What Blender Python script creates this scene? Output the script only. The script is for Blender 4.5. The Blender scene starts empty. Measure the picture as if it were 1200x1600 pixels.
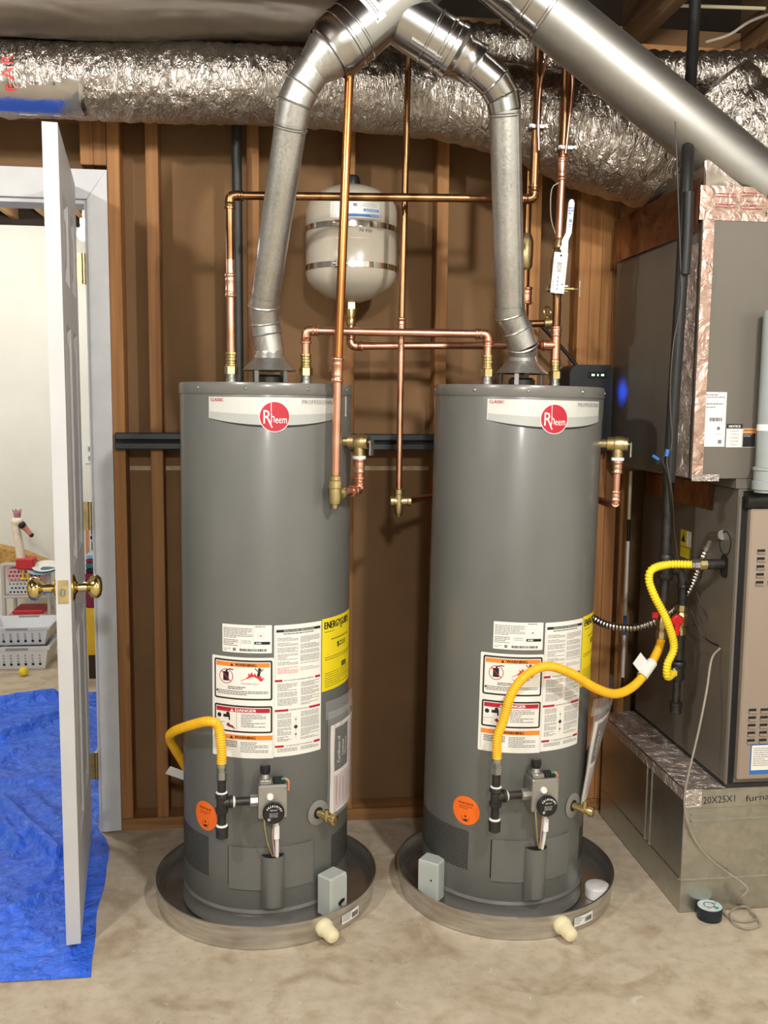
import bpy, bmesh, math, random
from mathutils import Vector, Matrix, noise
random.seed(7)
sin, cos, pi, rad = math.sin, math.cos, math.pi, math.radians
S = bpy.context.scene
COL = S.collection

# ------------------------------------------------------------------ camera
FPX, PITCH, ROLL, YAW, CAMH = 1505.0, 0.115, 0.0095, 0.125, 1.403
cF = Vector((sin(YAW)*cos(PITCH), cos(YAW)*cos(PITCH), -sin(PITCH)))
r0 = Vector((cos(YAW), -sin(YAW), 0)); u0 = r0.cross(cF)
cR = r0*cos(ROLL)+u0*sin(ROLL); cU = -r0*sin(ROLL)+u0*cos(ROLL)
CAMP = Vector((0, 0, CAMH))
cd = bpy.data.cameras.new('camera'); cam = bpy.data.objects.new('camera', cd); COL.objects.link(cam)
cd.sensor_fit = 'VERTICAL'; cd.sensor_height = 36; cd.lens = FPX/1600*36; cd.clip_start = .05
cam.matrix_world = Matrix(((cR.x, cU.x, -cF.x, 0), (cR.y, cU.y, -cF.y, 0), (cR.z, cU.z, -cF.z, CAMH), (0, 0, 0, 1)))
S.camera = cam
# ------------------------------------------------------------------ world, lamps, exposure
w = bpy.data.worlds.new('world'); S.world = w; w.use_nodes = True
w.node_tree.nodes['Background'].inputs[0].default_value = (1, .93, .85, 1)
w.node_tree.nodes['Background'].inputs[1].default_value = .10
def lamp(name, loc, watts, radius, col):
    d = bpy.data.lights.new(name, 'POINT'); d.energy = watts; d.shadow_soft_size = radius; d.color = col
    o = bpy.data.objects.new(name, d); COL.objects.link(o); o.location = loc; return o
WARM = (1, .97, .92)
lamp('ceiling_bulb_left', (-1.1, 1.05, 2.40), 46, .05, WARM)
lamp('ceiling_bulb_right', (.95, .60, 2.42), 68, .06, WARM)
lamp('rear_fill_lamp', (.1, -1.3, 2.42), 100, .10, WARM)  # unseen lamp, added as frontal fill from behind the camera
S.view_settings.view_transform = 'Standard'; S.view_settings.look = 'None'
S.view_settings.gamma = 1; S.view_settings.use_curve_mapping = False
S.view_settings.exposure = 0.95

# ------------------------------------------------------------------ helpers
def A(px, py, Y):
    d = cF+cR*((px-600)/FPX)-cU*((py-800)/FPX)
    return CAMP+d*(Y/d.y)
def AZ(px, py, z):
    d = cF+cR*((px-600)/FPX)-cU*((py-800)/FPX)
    return CAMP+d*((z-CAMH)/d.z)
ORG = {}
def root_of(o):
    while o.parent: o = o.parent
    return o
def tag(o, label=None, cat=None, group=None, kind=None):
    if label: o['label'] = label
    if cat: o['category'] = cat
    if group: o['group'] = group
    if kind: o['kind'] = kind
    return o
def thing(name, label, cat, loc=(0, 0, 0), group=None, kind=None):
    o = bpy.data.objects.new(name, None); COL.objects.link(o); o.empty_display_size = .05
    o.location = loc; ORG[o] = Vector(loc); return tag(o, label, cat, group, kind)
def link_mesh(name, me, parent, mats):
    o = bpy.data.objects.new(name, me); COL.objects.link(o)
    for m in mats: me.materials.append(m)
    if parent: o.parent = parent
    return o
class MB:
    def __init__(s): s.v = []; s.f = []; s.m = []; s.mi = 0
    def add(s, vs, fs):
        b = len(s.v); s.v += [Vector(q) for q in vs]
        s.f += [tuple(i+b for i in f) for f in fs]; s.m += [s.mi]*len(fs); return s
    def box(s, x0, y0, z0, x1, y1, z1, b=0, M=None):
        if x0 > x1: x0, x1 = x1, x0
        if y0 > y1: y0, y1 = y1, y0
        if z0 > z1: z0, z1 = z1, z0
        b = min(b, (x1-x0)*.45, (y1-y0)*.45, (z1-z0)*.45)
        if b <= 0:
            vs = [(x, y, z) for z in (z0, z1) for y in (y0, y1) for x in (x0, x1)]
            fs = [(0, 2, 3, 1), (4, 5, 7, 6), (0, 1, 5, 4), (2, 6, 7, 3), (0, 4, 6, 2), (1, 3, 7, 5)]
        else:
            vs = []; c = [(x0, x1), (y0, y1), (z0, z1)]
            idx = {}
            for k in range(8):
                sx, sy, sz = k & 1, k >> 1 & 1, k >> 2 & 1
                for ax in range(3):
                    p = [c[0][sx], c[1][sy], c[2][sz]]
                    for a2 in range(3):
                        if a2 != ax: p[a2] += b if (sx, sy, sz)[a2] == 0 else -b
                    idx[(k, ax)] = len(vs); vs.append(p)
            fs = []
            for ax in range(3):
                o1, o2 = (ax+1) % 3, (ax+2) % 3
                for sd in (0, 1):
                    q = []
                    for (i, j) in ((0, 0), (1, 0), (1, 1), (0, 1)):
                        q.append(idx[((sd << ax) | (i << o1) | (j << o2), ax)])
                    fs.append(tuple(q if sd else q[::-1]))
            for ax in range(3):
                o1, o2 = (ax+1) % 3, (ax+2) % 3
                for i in (0, 1):
                    for j in (0, 1):
                        k0 = (i << o1) | (j << o2); k1 = k0 | (1 << ax)
                        q = (idx[(k0, o1)], idx[(k1, o1)], idx[(k1, o2)], idx[(k0, o2)])
                        fs.append(q if (i ^ j) else q[::-1])
            for k in range(8):
                q = (idx[(k, 0)], idx[(k, 1)], idx[(k, 2)])
                fs.append(q if bin(k).count('1') % 2 else q[::-1])
        if M is not None: vs = [M @ Vector(q) for q in vs]
        return s.add(vs, fs)
    def lathe(s, prof, p=(0, 0, 0), ax=(0, 0, 1), seg=24, a0=0, a1=2*pi, cap=True):
        ax = Vector(ax).normalized(); p = Vector(p)
        t = Vector((1, 0, 0)) if abs(ax.x) < .9 else Vector((0, 1, 0))
        if abs(ax.z) > .99: e1 = Vector((1, 0, 0))
        else: e1 = ax.cross(t).normalized()
        e2 = ax.cross(e1)
        full = abs(a1-a0-2*pi) < 1e-6; n = seg if full else seg+1
        vs = []
        for (r, h) in prof:
            for i in range(n):
                a = a0+(a1-a0)*i/seg
                vs.append(p+ax*h+(e1*cos(a)+e2*sin(a))*r)
        fs = []
        for j in range(len(prof)-1):
            for i in range(seg):
                i2 = (i+1) % n
                fs.append((j*n+i, j*n+i2, (j+1)*n+i2, (j+1)*n+i))
        if cap and full:
            if prof[0][0] > 1e-6: fs.append(tuple(range(n-1, -1, -1)))
            if prof[-1][0] > 1e-6: fs.append(tuple((len(prof)-1)*n+i for i in range(n)))
        return s.add(vs, fs)
    def cyl(s, p0, p1, r, r1=None, seg=18, bev=0):
        p0 = Vector(p0); p1 = Vector(p1); d = p1-p0; L = d.length
        r1 = r if r1 is None else r1
        pr = [(r-bev, 0), (r, bev), (r1, L-bev), (r1-bev, L)] if bev else [(r, 0), (r1, L)]
        return s.lathe(pr, p0, d, seg)
    def tube(s, pts, r, seg=12, cap=True, wob=None):
        pts = [Vector(q) for q in pts]; n = len(pts)
        rr = r if isinstance(r, (list, tuple)) else [r]*n
        T = []
        for i in range(n):
            a = pts[max(i-1, 0)]; b = pts[min(i+1, n-1)]; d = (b-a); T.append(d.normalized() if d.length > 1e-9 else Vector((0, 0, 1)))
        ref = Vector((0, 0, 1)) if abs(T[0].z) < .9 else Vector((0, 1, 0))
        N = (ref-T[0]*ref.dot(T[0])).normalized(); vs = []
        for i in range(n):
            N = (N-T[i]*N.dot(T[i])).normalized(); B = T[i].cross(N)
            for k in range(seg):
                a = 2*pi*k/seg; q = rr[i]*(wob(i, k, a) if wob else 1)
                vs.append(pts[i]+(N*cos(a)+B*sin(a))*q)
        fs = [(i*seg+k, i*seg+(k+1) % seg, (i+1)*seg+(k+1) % seg, (i+1)*seg+k) for i in range(n-1) for k in range(seg)]
        if cap: fs += [tuple(range(seg-1, -1, -1)), tuple((n-1)*seg+k for k in range(seg))]
        return s.add(vs, fs)
    def prism(s, pts, d):          # closed outline, extruded by vector d
        pts = [Vector(q) for q in pts]; n = len(pts); d = Vector(d)
        return s.add(pts+[q+d for q in pts], [tuple(range(n-1, -1, -1)), tuple(range(n, 2*n))]+[(i, (i+1) % n, n+(i+1) % n, n+i) for i in range(n)])
    def ring(s, p, ax, R, r, seg=24, k=8):   # torus
        ax = Vector(ax).normalized(); t = Vector((1, 0, 0)) if abs(ax.x) < .9 else Vector((0, 1, 0))
        e1 = ax.cross(t).normalized(); e2 = ax.cross(e1); p = Vector(p); vs = []
        for i in range(seg):
            a = 2*pi*i/seg; d = e1*cos(a)+e2*sin(a)
            for j in range(k):
                b = 2*pi*j/k; vs.append(p+d*(R+r*cos(b))+ax*(r*sin(b)))
        return s.add(vs, [(i*k+j, ((i+1) % seg)*k+j, ((i+1) % seg)*k+(j+1) % k, i*k+(j+1) % k) for i in range(seg) for j in range(k)])
    def ball(s, p, r, sc=(1, 1, 1), seg=16, rings=10, M=None):
        p = Vector(p); vs = []; 
        for i in range(rings+1):
            t = pi*i/rings
            for k in range(seg):
                a = 2*pi*k/seg; q = Vector((r*sin(t)*cos(a)*sc[0], r*sin(t)*sin(a)*sc[1], -r*cos(t)*sc[2]))
                vs.append(p+(M @ q if M else q))
        return s.add(vs, [(i*seg+k, i*seg+(k+1) % seg, (i+1)*seg+(k+1) % seg, (i+1)*seg+k) for i in range(rings) for k in range(seg)])
    def build(s, name, mat, parent=None, smooth=40, fix=True):
        mats = mat if isinstance(mat, (list, tuple)) else [mat]
        if parent is not None: org = ORG.get(root_of(parent), Vector())
        else:
            xs = [q.x for q in s.v]; ys = [q.y for q in s.v]; zs = [q.z for q in s.v]
            org = Vector(((min(xs)+max(xs))/2, (min(ys)+max(ys))/2, min(zs)))
        me = bpy.data.meshes.new(name)
        me.from_pydata([q-org for q in s.v], [], s.f); me.update()
        if len(mats) > 1: me.polygons.foreach_set('material_index', s.m)
        if fix:
            bm = bmesh.new(); bm.from_mesh(me); bmesh.ops.remove_doubles(bm, verts=bm.verts, dist=1e-6)
            bmesh.ops.recalc_face_normals(bm, faces=bm.faces); bm.to_mesh(me); bm.free()
        if smooth:
            me.polygons.foreach_set('use_smooth', [True]*len(me.polygons))
            try: me.set_sharp_from_angle(angle=rad(smooth))
            except Exception: pass
        o = link_mesh(name, me, parent, mats)
        if parent is None: o.location = org; ORG[o] = org
        return o
def copy_tree(o, parent=None):
    c = o.copy(); COL.objects.link(c); c.parent = parent
    for ch in list(o.children): copy_tree(ch, c)
    return c
def fillet(pts, r, n=6):
    pts = [Vector(q) for q in pts]; out = [pts[0]]
    for i in range(1, len(pts)-1):
        a, b, c = pts[i-1], pts[i], pts[i+1]; d1 = (a-b).normalized(); d2 = (c-b).normalized()
        ang = d1.angle(d2)
        if ang > 3.1: continue
        l = min(r/math.tan(ang/2), (a-b).length*.48, (c-b).length*.48)
        p0, p1 = b+d1*l, b+d2*l
        for k in range(n+1):
            t = k/n; out.append(p0*(1-t)**2+b*(2*t*(1-t))+p1*t*t)
    return out+[pts[-1]]
def spline(pts, step):
    P = [Vector(q) for q in pts]; P = [P[0]*2-P[1]]+P+[P[-1]*2-P[-2]]; fine = []
    for i in range(1, len(P)-2):
        p0, p1, p2, p3 = P[i-1:i+3]
        for k in range(40):
            t = k/40; fine.append(.5*((2*p1)+(p2-p0)*t+(2*p0-5*p1+4*p2-p3)*t*t+(3*p1-p0-3*p2+p3)*t**3))
    fine.append(P[-2]); out = [fine[0]]; acc = 0
    for a, b in zip(fine, fine[1:]):
        L = (b-a).length; 
        while acc+L >= step:
            t = (step-acc)/L; a = a.lerp(b, t); out.append(a); L = (b-a).length; acc = 0
        acc += L
    return out
# ------------------------------------------------------------------ materials
def srgb(*c): return tuple(((x/255)/12.92 if x/255 <= .04045 else ((x/255+.055)/1.055)**2.4) for x in c)
def mat(name, col, rough=.5, metal=0, var=.12, vs=9, bump=0, bs=60, coat=0, c2=None, emit=0, alpha=1, trans=0, stretch=(1, 1, 1), spec=None, rvar=0, detail=4):
    m = bpy.data.materials.new(name); m.use_nodes = True; nt = m.node_tree; N = nt.nodes; Lk = nt.links
    b = N['Principled BSDF']; tc = N.new('ShaderNodeTexCoord'); mp = N.new('ShaderNodeMapping'); mp.inputs['Scale'].default_value = stretch
    Lk.new(tc.outputs['Object'], mp.inputs[0])
    nz = N.new('ShaderNodeTexNoise'); nz.inputs['Scale'].default_value = vs; nz.inputs['Detail'].default_value = detail; Lk.new(mp.outputs[0], nz.inputs['Vector'])
    cr = N.new('ShaderNodeValToRGB'); Lk.new(nz.outputs['Fac'], cr.inputs[0])
    lo = c2 if c2 else tuple(x*(1-var) for x in col); hi = col if c2 else tuple(min(1, x*(1+var)) for x in col)
    e = cr.color_ramp.elements; e[0].position = .35; e[1].position = .68; e[0].color = (*lo, 1); e[1].color = (*hi, 1)
    Lk.new(cr.outputs[0], b.inputs['Base Color'])
    b.inputs['Roughness'].default_value = rough; b.inputs['Metallic'].default_value = metal
    if rvar:
        mr = N.new('ShaderNodeMapRange'); mr.inputs[3].default_value = max(0.02, rough-rvar); mr.inputs[4].default_value = rough+rvar
        Lk.new(nz.outputs['Fac'], mr.inputs[0]); Lk.new(mr.outputs[0], b.inputs['Roughness'])
    if spec is not None: b.inputs['Specular IOR Level'].default_value = spec
    if coat: b.inputs['Coat Weight'].default_value = coat; b.inputs['Coat Roughness'].default_value = .15
    if emit: b.inputs['Emission Color'].default_value = (*col, 1); b.inputs['Emission Strength'].default_value = emit
    if alpha < 1: b.inputs['Alpha'].default_value = alpha
    if trans: b.inputs['Transmission Weight'].default_value = trans
    if bump:
        n2 = N.new('ShaderNodeTexNoise'); n2.inputs['Scale'].default_value = bs; n2.inputs['Detail'].default_value = 6; Lk.new(mp.outputs[0], n2.inputs['Vector'])
        bp = N.new('ShaderNodeBump'); bp.inputs['Strength'].default_value = bump; bp.inputs['Distance'].default_value = .01
        Lk.new(n2.outputs['Fac'], bp.inputs['Height']); Lk.new(bp.outputs[0], b.inputs['Normal'])
    return m
def wood(name, c1, c2, axis='z', rough=.7):
    m = bpy.data.materials.new(name); m.use_nodes = True; nt = m.node_tree; N = nt.nodes; Lk = nt.links; b = N['Principled BSDF']
    tc = N.new('ShaderNodeTexCoord'); mp = N.new('ShaderNodeMapping'); sc = {'z': (26, 26, 1.3), 'x': (1.3, 26, 26), 'y': (26, 1.3, 26)}[axis]
    mp.inputs['Scale'].default_value = sc; Lk.new(tc.outputs['Object'], mp.inputs[0])
    oi = N.new('ShaderNodeObjectInfo'); ad = N.new('ShaderNodeVectorMath'); ad.operation = 'ADD'; Lk.new(mp.outputs[0], ad.inputs[0])
    ms = N.new('ShaderNodeMath'); ms.operation = 'MULTIPLY'; ms.inputs[1].default_value = 50; Lk.new(oi.outputs['Random'], ms.inputs[0]); Lk.new(ms.outputs[0], ad.inputs[1])
    nz = N.new('ShaderNodeTexNoise'); nz.inputs['Scale'].default_value = 1.2; nz.inputs['Detail'].default_value = 6; nz.inputs['Distortion'].default_value = .8; Lk.new(ad.outputs[0], nz.inputs['Vector'])
    cr = N.new('ShaderNodeValToRGB'); e = cr.color_ramp.elements; e[0].position = .3; e[1].position = .7; e[0].color = (*c2, 1); e[1].color = (*c1, 1); Lk.new(nz.outputs['Fac'], cr.inputs[0])
    # knots
    mp2 = N.new('ShaderNodeMapping'); k = {'z': (14, 14, 5), 'x': (5, 14, 14), 'y': (14, 5, 14)}[axis]; mp2.inputs['Scale'].default_value = k; Lk.new(tc.outputs['Object'], mp2.inputs[0])
    ad2 = N.new('ShaderNodeVectorMath'); ad2.operation = 'ADD'; Lk.new(mp2.outputs[0], ad2.inputs[0]); Lk.new(ms.outputs[0], ad2.inputs[1])
    vo = N.new('ShaderNodeTexVoronoi'); vo.inputs['Scale'].default_value = .55; Lk.new(ad2.outputs[0], vo.inputs['Vector'])
    kr = N.new('ShaderNodeValToRGB'); e = kr.color_ramp.elements; e[0].position = .06; e[1].position = .13; e[0].color = (.35, .3, .28, 1); e[1].color = (1, 1, 1, 1); Lk.new(vo.outputs['Distance'], kr.inputs[0])
    mx = N.new('ShaderNodeMix'); mx.data_type = 'RGBA'; mx.blend_type = 'MULTIPLY'; mx.inputs[0].default_value = 1; Lk.new(cr.outputs[0], mx.inputs[6]); Lk.new(kr.outputs[0], mx.inputs[7])
    hs = N.new('ShaderNodeHueSaturation'); vr = N.new('ShaderNodeMapRange'); vr.inputs[3].default_value = .8; vr.inputs[4].default_value = 1.15; Lk.new(oi.outputs['Random'], vr.inputs[0]); Lk.new(vr.outputs[0], hs.inputs['Value']); Lk.new(mx.outputs[2], hs.inputs['Color'])
    Lk.new(hs.outputs[0], b.inputs['Base Color']); b.inputs['Roughness'].default_value = rough
    bp = N.new('ShaderNodeBump'); bp.inputs['Strength'].default_value = .25; bp.inputs['Distance'].default_value = .004; Lk.new(nz.outputs['Fac'], bp.inputs['Height']); Lk.new(bp.outputs[0], b.inputs['Normal'])
    return m
def foil(name, col, rough, s1, s2, strength, stretch=(1, 1, 1)):
    m = bpy.data.materials.new(name); m.use_nodes = True; nt = m.node_tree; N = nt.nodes; Lk = nt.links; b = N['Principled BSDF']
    tc = N.new('ShaderNodeTexCoord'); mp = N.new('ShaderNodeMapping'); mp.inputs['Scale'].default_value = stretch; Lk.new(tc.outputs['Object'], mp.inputs[0])
    vo = N.new('ShaderNodeTexVoronoi'); vo.feature = 'SMOOTH_F1'; vo.inputs['Scale'].default_value = s1; vo.inputs['Smoothness'].default_value = .35
    nz = N.new('ShaderNodeTexNoise'); nz.inputs['Scale'].default_value = s2; nz.inputs['Detail'].default_value = 5; nz.inputs['Distortion'].default_value = 1.5
    Lk.new(mp.outputs[0], nz.inputs['Vector'])
    av = N.new('ShaderNodeVectorMath'); av.operation = 'MULTIPLY_ADD'; av.inputs[1].default_value = (.12, .12, .12); Lk.new(nz.outputs['Color'], av.inputs[0]); Lk.new(mp.outputs[0], av.inputs[2]); Lk.new(av.outputs[0], vo.inputs['Vector'])
    ad = N.new('ShaderNodeMath'); ad.operation = 'ADD'; Lk.new(vo.outputs['Distance'], ad.inputs[0]); Lk.new(nz.outputs['Fac'], ad.inputs[1])
    bp = N.new('ShaderNodeBump'); bp.inputs['Strength'].default_value = strength; bp.inputs['Distance'].default_value = .012; Lk.new(ad.outputs[0], bp.inputs['Height']); Lk.new(bp.outputs[0], b.inputs['Normal'])
    n3 = N.new('ShaderNodeTexNoise'); n3.inputs['Scale'].default_value = 4; Lk.new(tc.outputs['Object'], n3.inputs['Vector'])
    cr = N.new('ShaderNodeValToRGB'); e = cr.color_ramp.elements; e[0].position = .3; e[1].position = .7; e[0].color = (*[x*.8 for x in col], 1); e[1].color = (*col, 1); Lk.new(n3.outputs['Fac'], cr.inputs[0]); Lk.new(cr.outputs[0], b.inputs['Base Color'])
    b.inputs['Metallic'].default_value = 1; b.inputs['Roughness'].default_value = rough
    return m
def galv(name, col, rough=.32, scale=60):
    m = bpy.data.materials.new(name); m.use_nodes = True; nt = m.node_tree; N = nt.nodes; Lk = nt.links; b = N['Principled BSDF']
    tc = N.new('ShaderNodeTexCoord'); vo = N.new('ShaderNodeTexVoronoi'); vo.inputs['Scale'].default_value = scale; Lk.new(tc.outputs['Object'], vo.inputs['Vector'])
    nz = N.new('ShaderNodeTexNoise'); nz.inputs['Scale'].default_value = 7; nz.inputs['Detail'].default_value = 4; Lk.new(tc.outputs['Object'], nz.inputs['Vector'])
    bw = N.new('ShaderNodeRGBToBW'); Lk.new(vo.outputs['Color'], bw.inputs[0])
    mx = N.new('ShaderNodeMath'); mx.operation = 'MULTIPLY_ADD'; mx.inputs[1].default_value = .5; Lk.new(bw.outputs[0], mx.inputs[0]); Lk.new(nz.outputs['Fac'], mx.inputs[2])
    cr = N.new('ShaderNodeValToRGB'); e = cr.color_ramp.elements; e[0].position = .4; e[1].position = 1.0; e[0].color = (*[x*.88 for x in col], 1); e[1].color = (*[min(1, x*1.1) for x in col], 1)
    Lk.new(mx.outputs[0], cr.inputs[0]); Lk.new(cr.outputs[0], b.inputs['Base Color']); b.inputs['Metallic'].default_value = .95
    mr = N.new('ShaderNodeMapRange'); mr.inputs[3].default_value = rough-.08; mr.inputs[4].default_value = rough+.1; Lk.new(mx.outputs[0], mr.inputs[0]); Lk.new(mr.outputs[0], b.inputs['Roughness'])
    bp = N.new('ShaderNodeBump'); bp.inputs['Strength'].default_value = .08; bp.inputs['Distance'].default_value = .01; Lk.new(nz.outputs['Fac'], bp.inputs['Height']); Lk.new(bp.outputs[0], b.inputs['Normal'])
    return m
M = {}
M['tank'] = mat('tank_grey_paint', srgb(101, 102, 99), .38, 0, .05, 5, .02, 300, coat=.25)
M['tankcap'] = mat('tank_cap_paint', srgb(108, 107, 103), .33, 0, .04, 5, coat=.3)
M['dark'] = mat('black_gap', (.006, .006, .006), .8)
M['copper'] = mat('new_copper', srgb(232, 180, 156), .33, 1, .1, 14, c2=srgb(214, 152, 124), rvar=.06)
M['oldcopper'] = mat('aged_copper', srgb(168, 126, 88), .34, 1, c2=srgb(104, 74, 50), vs=16, stretch=(1, 1, .25), rvar=.1)
M['brass'] = mat('brass', srgb(222, 202, 146), .25, 1, .15, 30)
M['brassold'] = mat('dull_brass', srgb(192, 174, 128), .4, 1, .2, 30, bump=.05)
M['polbrass'] = mat('polished_brass', srgb(226, 206, 140), .12, 1, .08, 20)
M['zinc'] = mat('zinc_steel', srgb(172, 172, 168), .35, .9, .15, 30)
M['iron'] = mat('black_iron', srgb(62, 60, 58), .42, .6, .25, 40, bump=.1, bs=150)
M['galv'] = galv('galvanized_vent', srgb(188, 188, 184), .33, 190)
M['galvnew'] = mat('galvanized_new', srgb(198, 198, 197), .2, 1, .05, 5, c2=srgb(180, 180, 179), rvar=.03)
M['galvdull'] = mat('galvanized_dull', srgb(170, 169, 164), .5, 1, .06, 4, c2=srgb(150, 149, 144), stretch=(.4, 3, 3))
M['galvbox'] = galv('galvanized_plenum', srgb(182, 182, 174), .3, 60)
M['foil'] = foil('crinkled_foil', srgb(206, 199, 190), .29, 22, 30, .5, (2.4, 1, 1))
M['foil2'] = foil('smooth_foil', srgb(190, 180, 168), .36, 14, 10, .35)
M['jacket'] = mat('shaded_duct_jacket', srgb(78, 68, 56), .5, .3, .15, 6, bump=.2, bs=14)  # upper duct's shade put into a darker, duller colour than the foil
M['foiltape'] = foil('foil_tape', srgb(232, 222, 218), .5, 30, 24, .8)
M['foilbrown'] = foil('foil_painted_reflection', srgb(170, 132, 108), .34, 12, 9, .3)  # reflected brown wood painted into the foil colour
M['white'] = mat('white_door_paint', srgb(188, 189, 190), .45, 0, .03, 6)
M['trimw'] = mat('white_trim_paint', srgb(200, 201, 203), .5, 0, .05, 12)
M['wallw'] = mat('white_wall_paint', srgb(228, 229, 220), .8, 0, .03, 4)
M['kraft'] = mat('drywall_paper_back', srgb(130, 98, 64), .85, 0, .1, 3, c2=srgb(114, 85, 54), bump=.04, bs=90)
M['seam'] = mat('drywall_edge', srgb(176, 158, 128), .85, 0, .15, 30)
M['wood'] = wood('stud_wood', srgb(172, 122, 70), srgb(136, 90, 48))
M['woodx'] = wood('plate_wood', srgb(176, 128, 76), srgb(140, 96, 56), 'x')
M['woody'] = wood('joist_wood_shaded', srgb(132, 100, 66), srgb(98, 72, 46), 'y')  # darkened so the ceiling shadow sits in the wood colour
M['woodlight'] = wood('joist_wood_lit', srgb(200, 158, 104), srgb(170, 126, 78), 'y')  # lighter copy of the joist wood, bulb light put into the colour
M['wooddark'] = mat('subfloor_board', srgb(58, 44, 34), .85, 0, .2, 6)  # ceiling shade put into the subfloor and rim brown; plinth reuses it
M['label'] = mat('label_white', srgb(232, 231, 224), .5, 0, .02, 5)
M['silverlab'] = mat('label_silver', srgb(205, 206, 200), .42, .1, .04, 8)
M['silverlab2'] = mat('label_silver_swoosh', srgb(176, 179, 176), .42, .1, .04, 8)
M['ink'] = mat('print_black', srgb(26, 24, 26), .6)
M['inkg'] = mat('print_grey', srgb(122, 122, 124), .6)
M['inkg2'] = mat('print_light_grey', srgb(168, 168, 170), .6)
M['red'] = mat('print_red', srgb(178, 24, 48), .5, 0, .04)
M['redb'] = mat('print_bright_red', srgb(214, 44, 44), .5, 0, .04)
M['orange'] = mat('print_orange', srgb(236, 138, 46), .5, 0, .04)
M['sticker'] = mat('sticker_orange', srgb(246, 112, 26), .5, 0, .03)
M['eyellow'] = mat('label_yellow', srgb(236, 214, 30), .5, 0, .03)
M['hose'] = mat('yellow_hose', srgb(244, 186, 28), .42, 0, .06, 30)
M['hose2'] = mat('bright_yellow_hose', srgb(248, 216, 40), .42, 0, .05, 30)
M['plastic_black'] = mat('black_plastic', srgb(26, 26, 27), .35, 0, .15, 20)
M['bluep'] = mat('blue_print', srgb(40, 110, 190), .5)
M['beige'] = mat('expansion_tank_paint', srgb(186, 178, 162), .28, 0, .04, 4, coat=.3)
M['chrome'] = mat('steel_band', srgb(214, 212, 206), .16, 1, .05, 20)
M['pan'] = mat('pan_aluminium', srgb(214, 212, 208), .33, .95, .14, 12, stretch=(1, 1, 6), rvar=.05, c2=srgb(188, 185, 180))
M['pvc'] = mat('cream_pvc', srgb(232, 222, 184), .4, 0, .06, 12)
M['alarm'] = mat('alarm_grey_plastic', srgb(176, 182, 178), .5, 0, .03, 8)
M['whitepl'] = mat('white_plastic', srgb(232, 232, 230), .4, 0, .04, 20)
M['cornertape'] = foil('corner_tape', srgb(206, 176, 162), .46, 20, 16, .4)
M['furn'] = mat('furnace_grey_brown', srgb(108, 103, 95), .42, .15, .05, 3, bump=.01, bs=300)
M['furnf'] = mat('furnace_front_panel', srgb(158, 143, 130), .4, .25, .04, 3)
M['greypipe'] = mat('grey_pvc_pipe', srgb(150, 158, 158), .45, 0, .04, 8)
M['cable'] = mat('grey_cable', srgb(150, 142, 130), .5, 0, .1, 30)
M['bcable'] = mat('black_insulation', srgb(14, 13, 13), .55, 0, .2, 20, bump=.1, bs=60)
M['steelflex'] = mat('flexible_conduit', srgb(190, 188, 182), .25, 1, .1, 40)
M['redpl'] = mat('red_plastic', srgb(205, 32, 36), .4, 0, .05)
M['toyred'] = mat('toy_red', srgb(200, 40, 48), .5, 0, .05)
M['toygrey'] = mat('toy_grey_frame', srgb(196, 194, 188), .5, 0, .04)
M['toypink'] = mat('toy_pink', srgb(222, 176, 178), .5, 0, .05)
M['cratew'] = mat('crate_white', srgb(216, 220, 226), .45, 0, .04)
M['crateg'] = mat('crate_handle_grey', srgb(140, 144, 150), .5, 0, .05)
M['ball'] = mat('ball_yellow', srgb(240, 214, 44), .5, 0, .04)
M['swan'] = mat('swan_plush', srgb(238, 226, 204), .9, 0, .06, 40, bump=.3, bs=200)
M['swanbk'] = mat('swan_black', srgb(40, 34, 34), .6)
M['swanbeak'] = mat('swan_beak', srgb(206, 132, 118), .6)
M['swancrown'] = mat('swan_crown', srgb(186, 130, 140), .6)
M['wicker'] = mat('wicker', srgb(196, 154, 88), .8, 0, .25, 60, bump=.6, bs=120)
M['paperb'] = mat('paper_blue', srgb(160, 196, 214), .6)
M['teal'] = mat('book_teal', srgb(60, 120, 124), .6)
M['maroon'] = mat('book_maroon', srgb(140, 26, 52), .6)
M['poster'] = mat('poster_peach', srgb(226, 150, 112), .6)
M['toyyellow'] = mat('toy_yellow', srgb(240, 190, 20), .5)
M['green'] = mat('green_wire', srgb(30, 140, 110), .5)
M['pinkw'] = mat('pink_wire', srgb(206, 160, 160), .5)
M['tag'] = mat('paper_tag', srgb(226, 226, 222), .6, 0, .05, 20)
M['tagblue'] = mat('tag_blue_print', srgb(110, 140, 180), .6)
M['pouchpap'] = mat('pouch_document', srgb(214, 196, 196), .6, 0, .1, 10)
M['strut'] = mat('dark_strut_steel', srgb(58, 62, 64), .45, .5, .2, 14, stretch=(.3, 1, 1))
M['dkiron'] = mat('dark_waste_pipe', srgb(44, 44, 42), .5, .2, .2, 10)
M['device'] = mat('device_black', srgb(22, 26, 28), .4, 0, .1)
M['led'] = mat('led_green', (.45, 1, .5), .5, emit=1.2)
M['lampglass'] = mat('lamp_glow', (1, .96, .86), .5, emit=14)
M['blueled'] = mat('led_blue', (.02, .08, 1), .5, emit=6)
M['tealtape'] = mat('tape_label_print', srgb(196, 214, 214), .5, 0, .2, 60)
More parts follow.
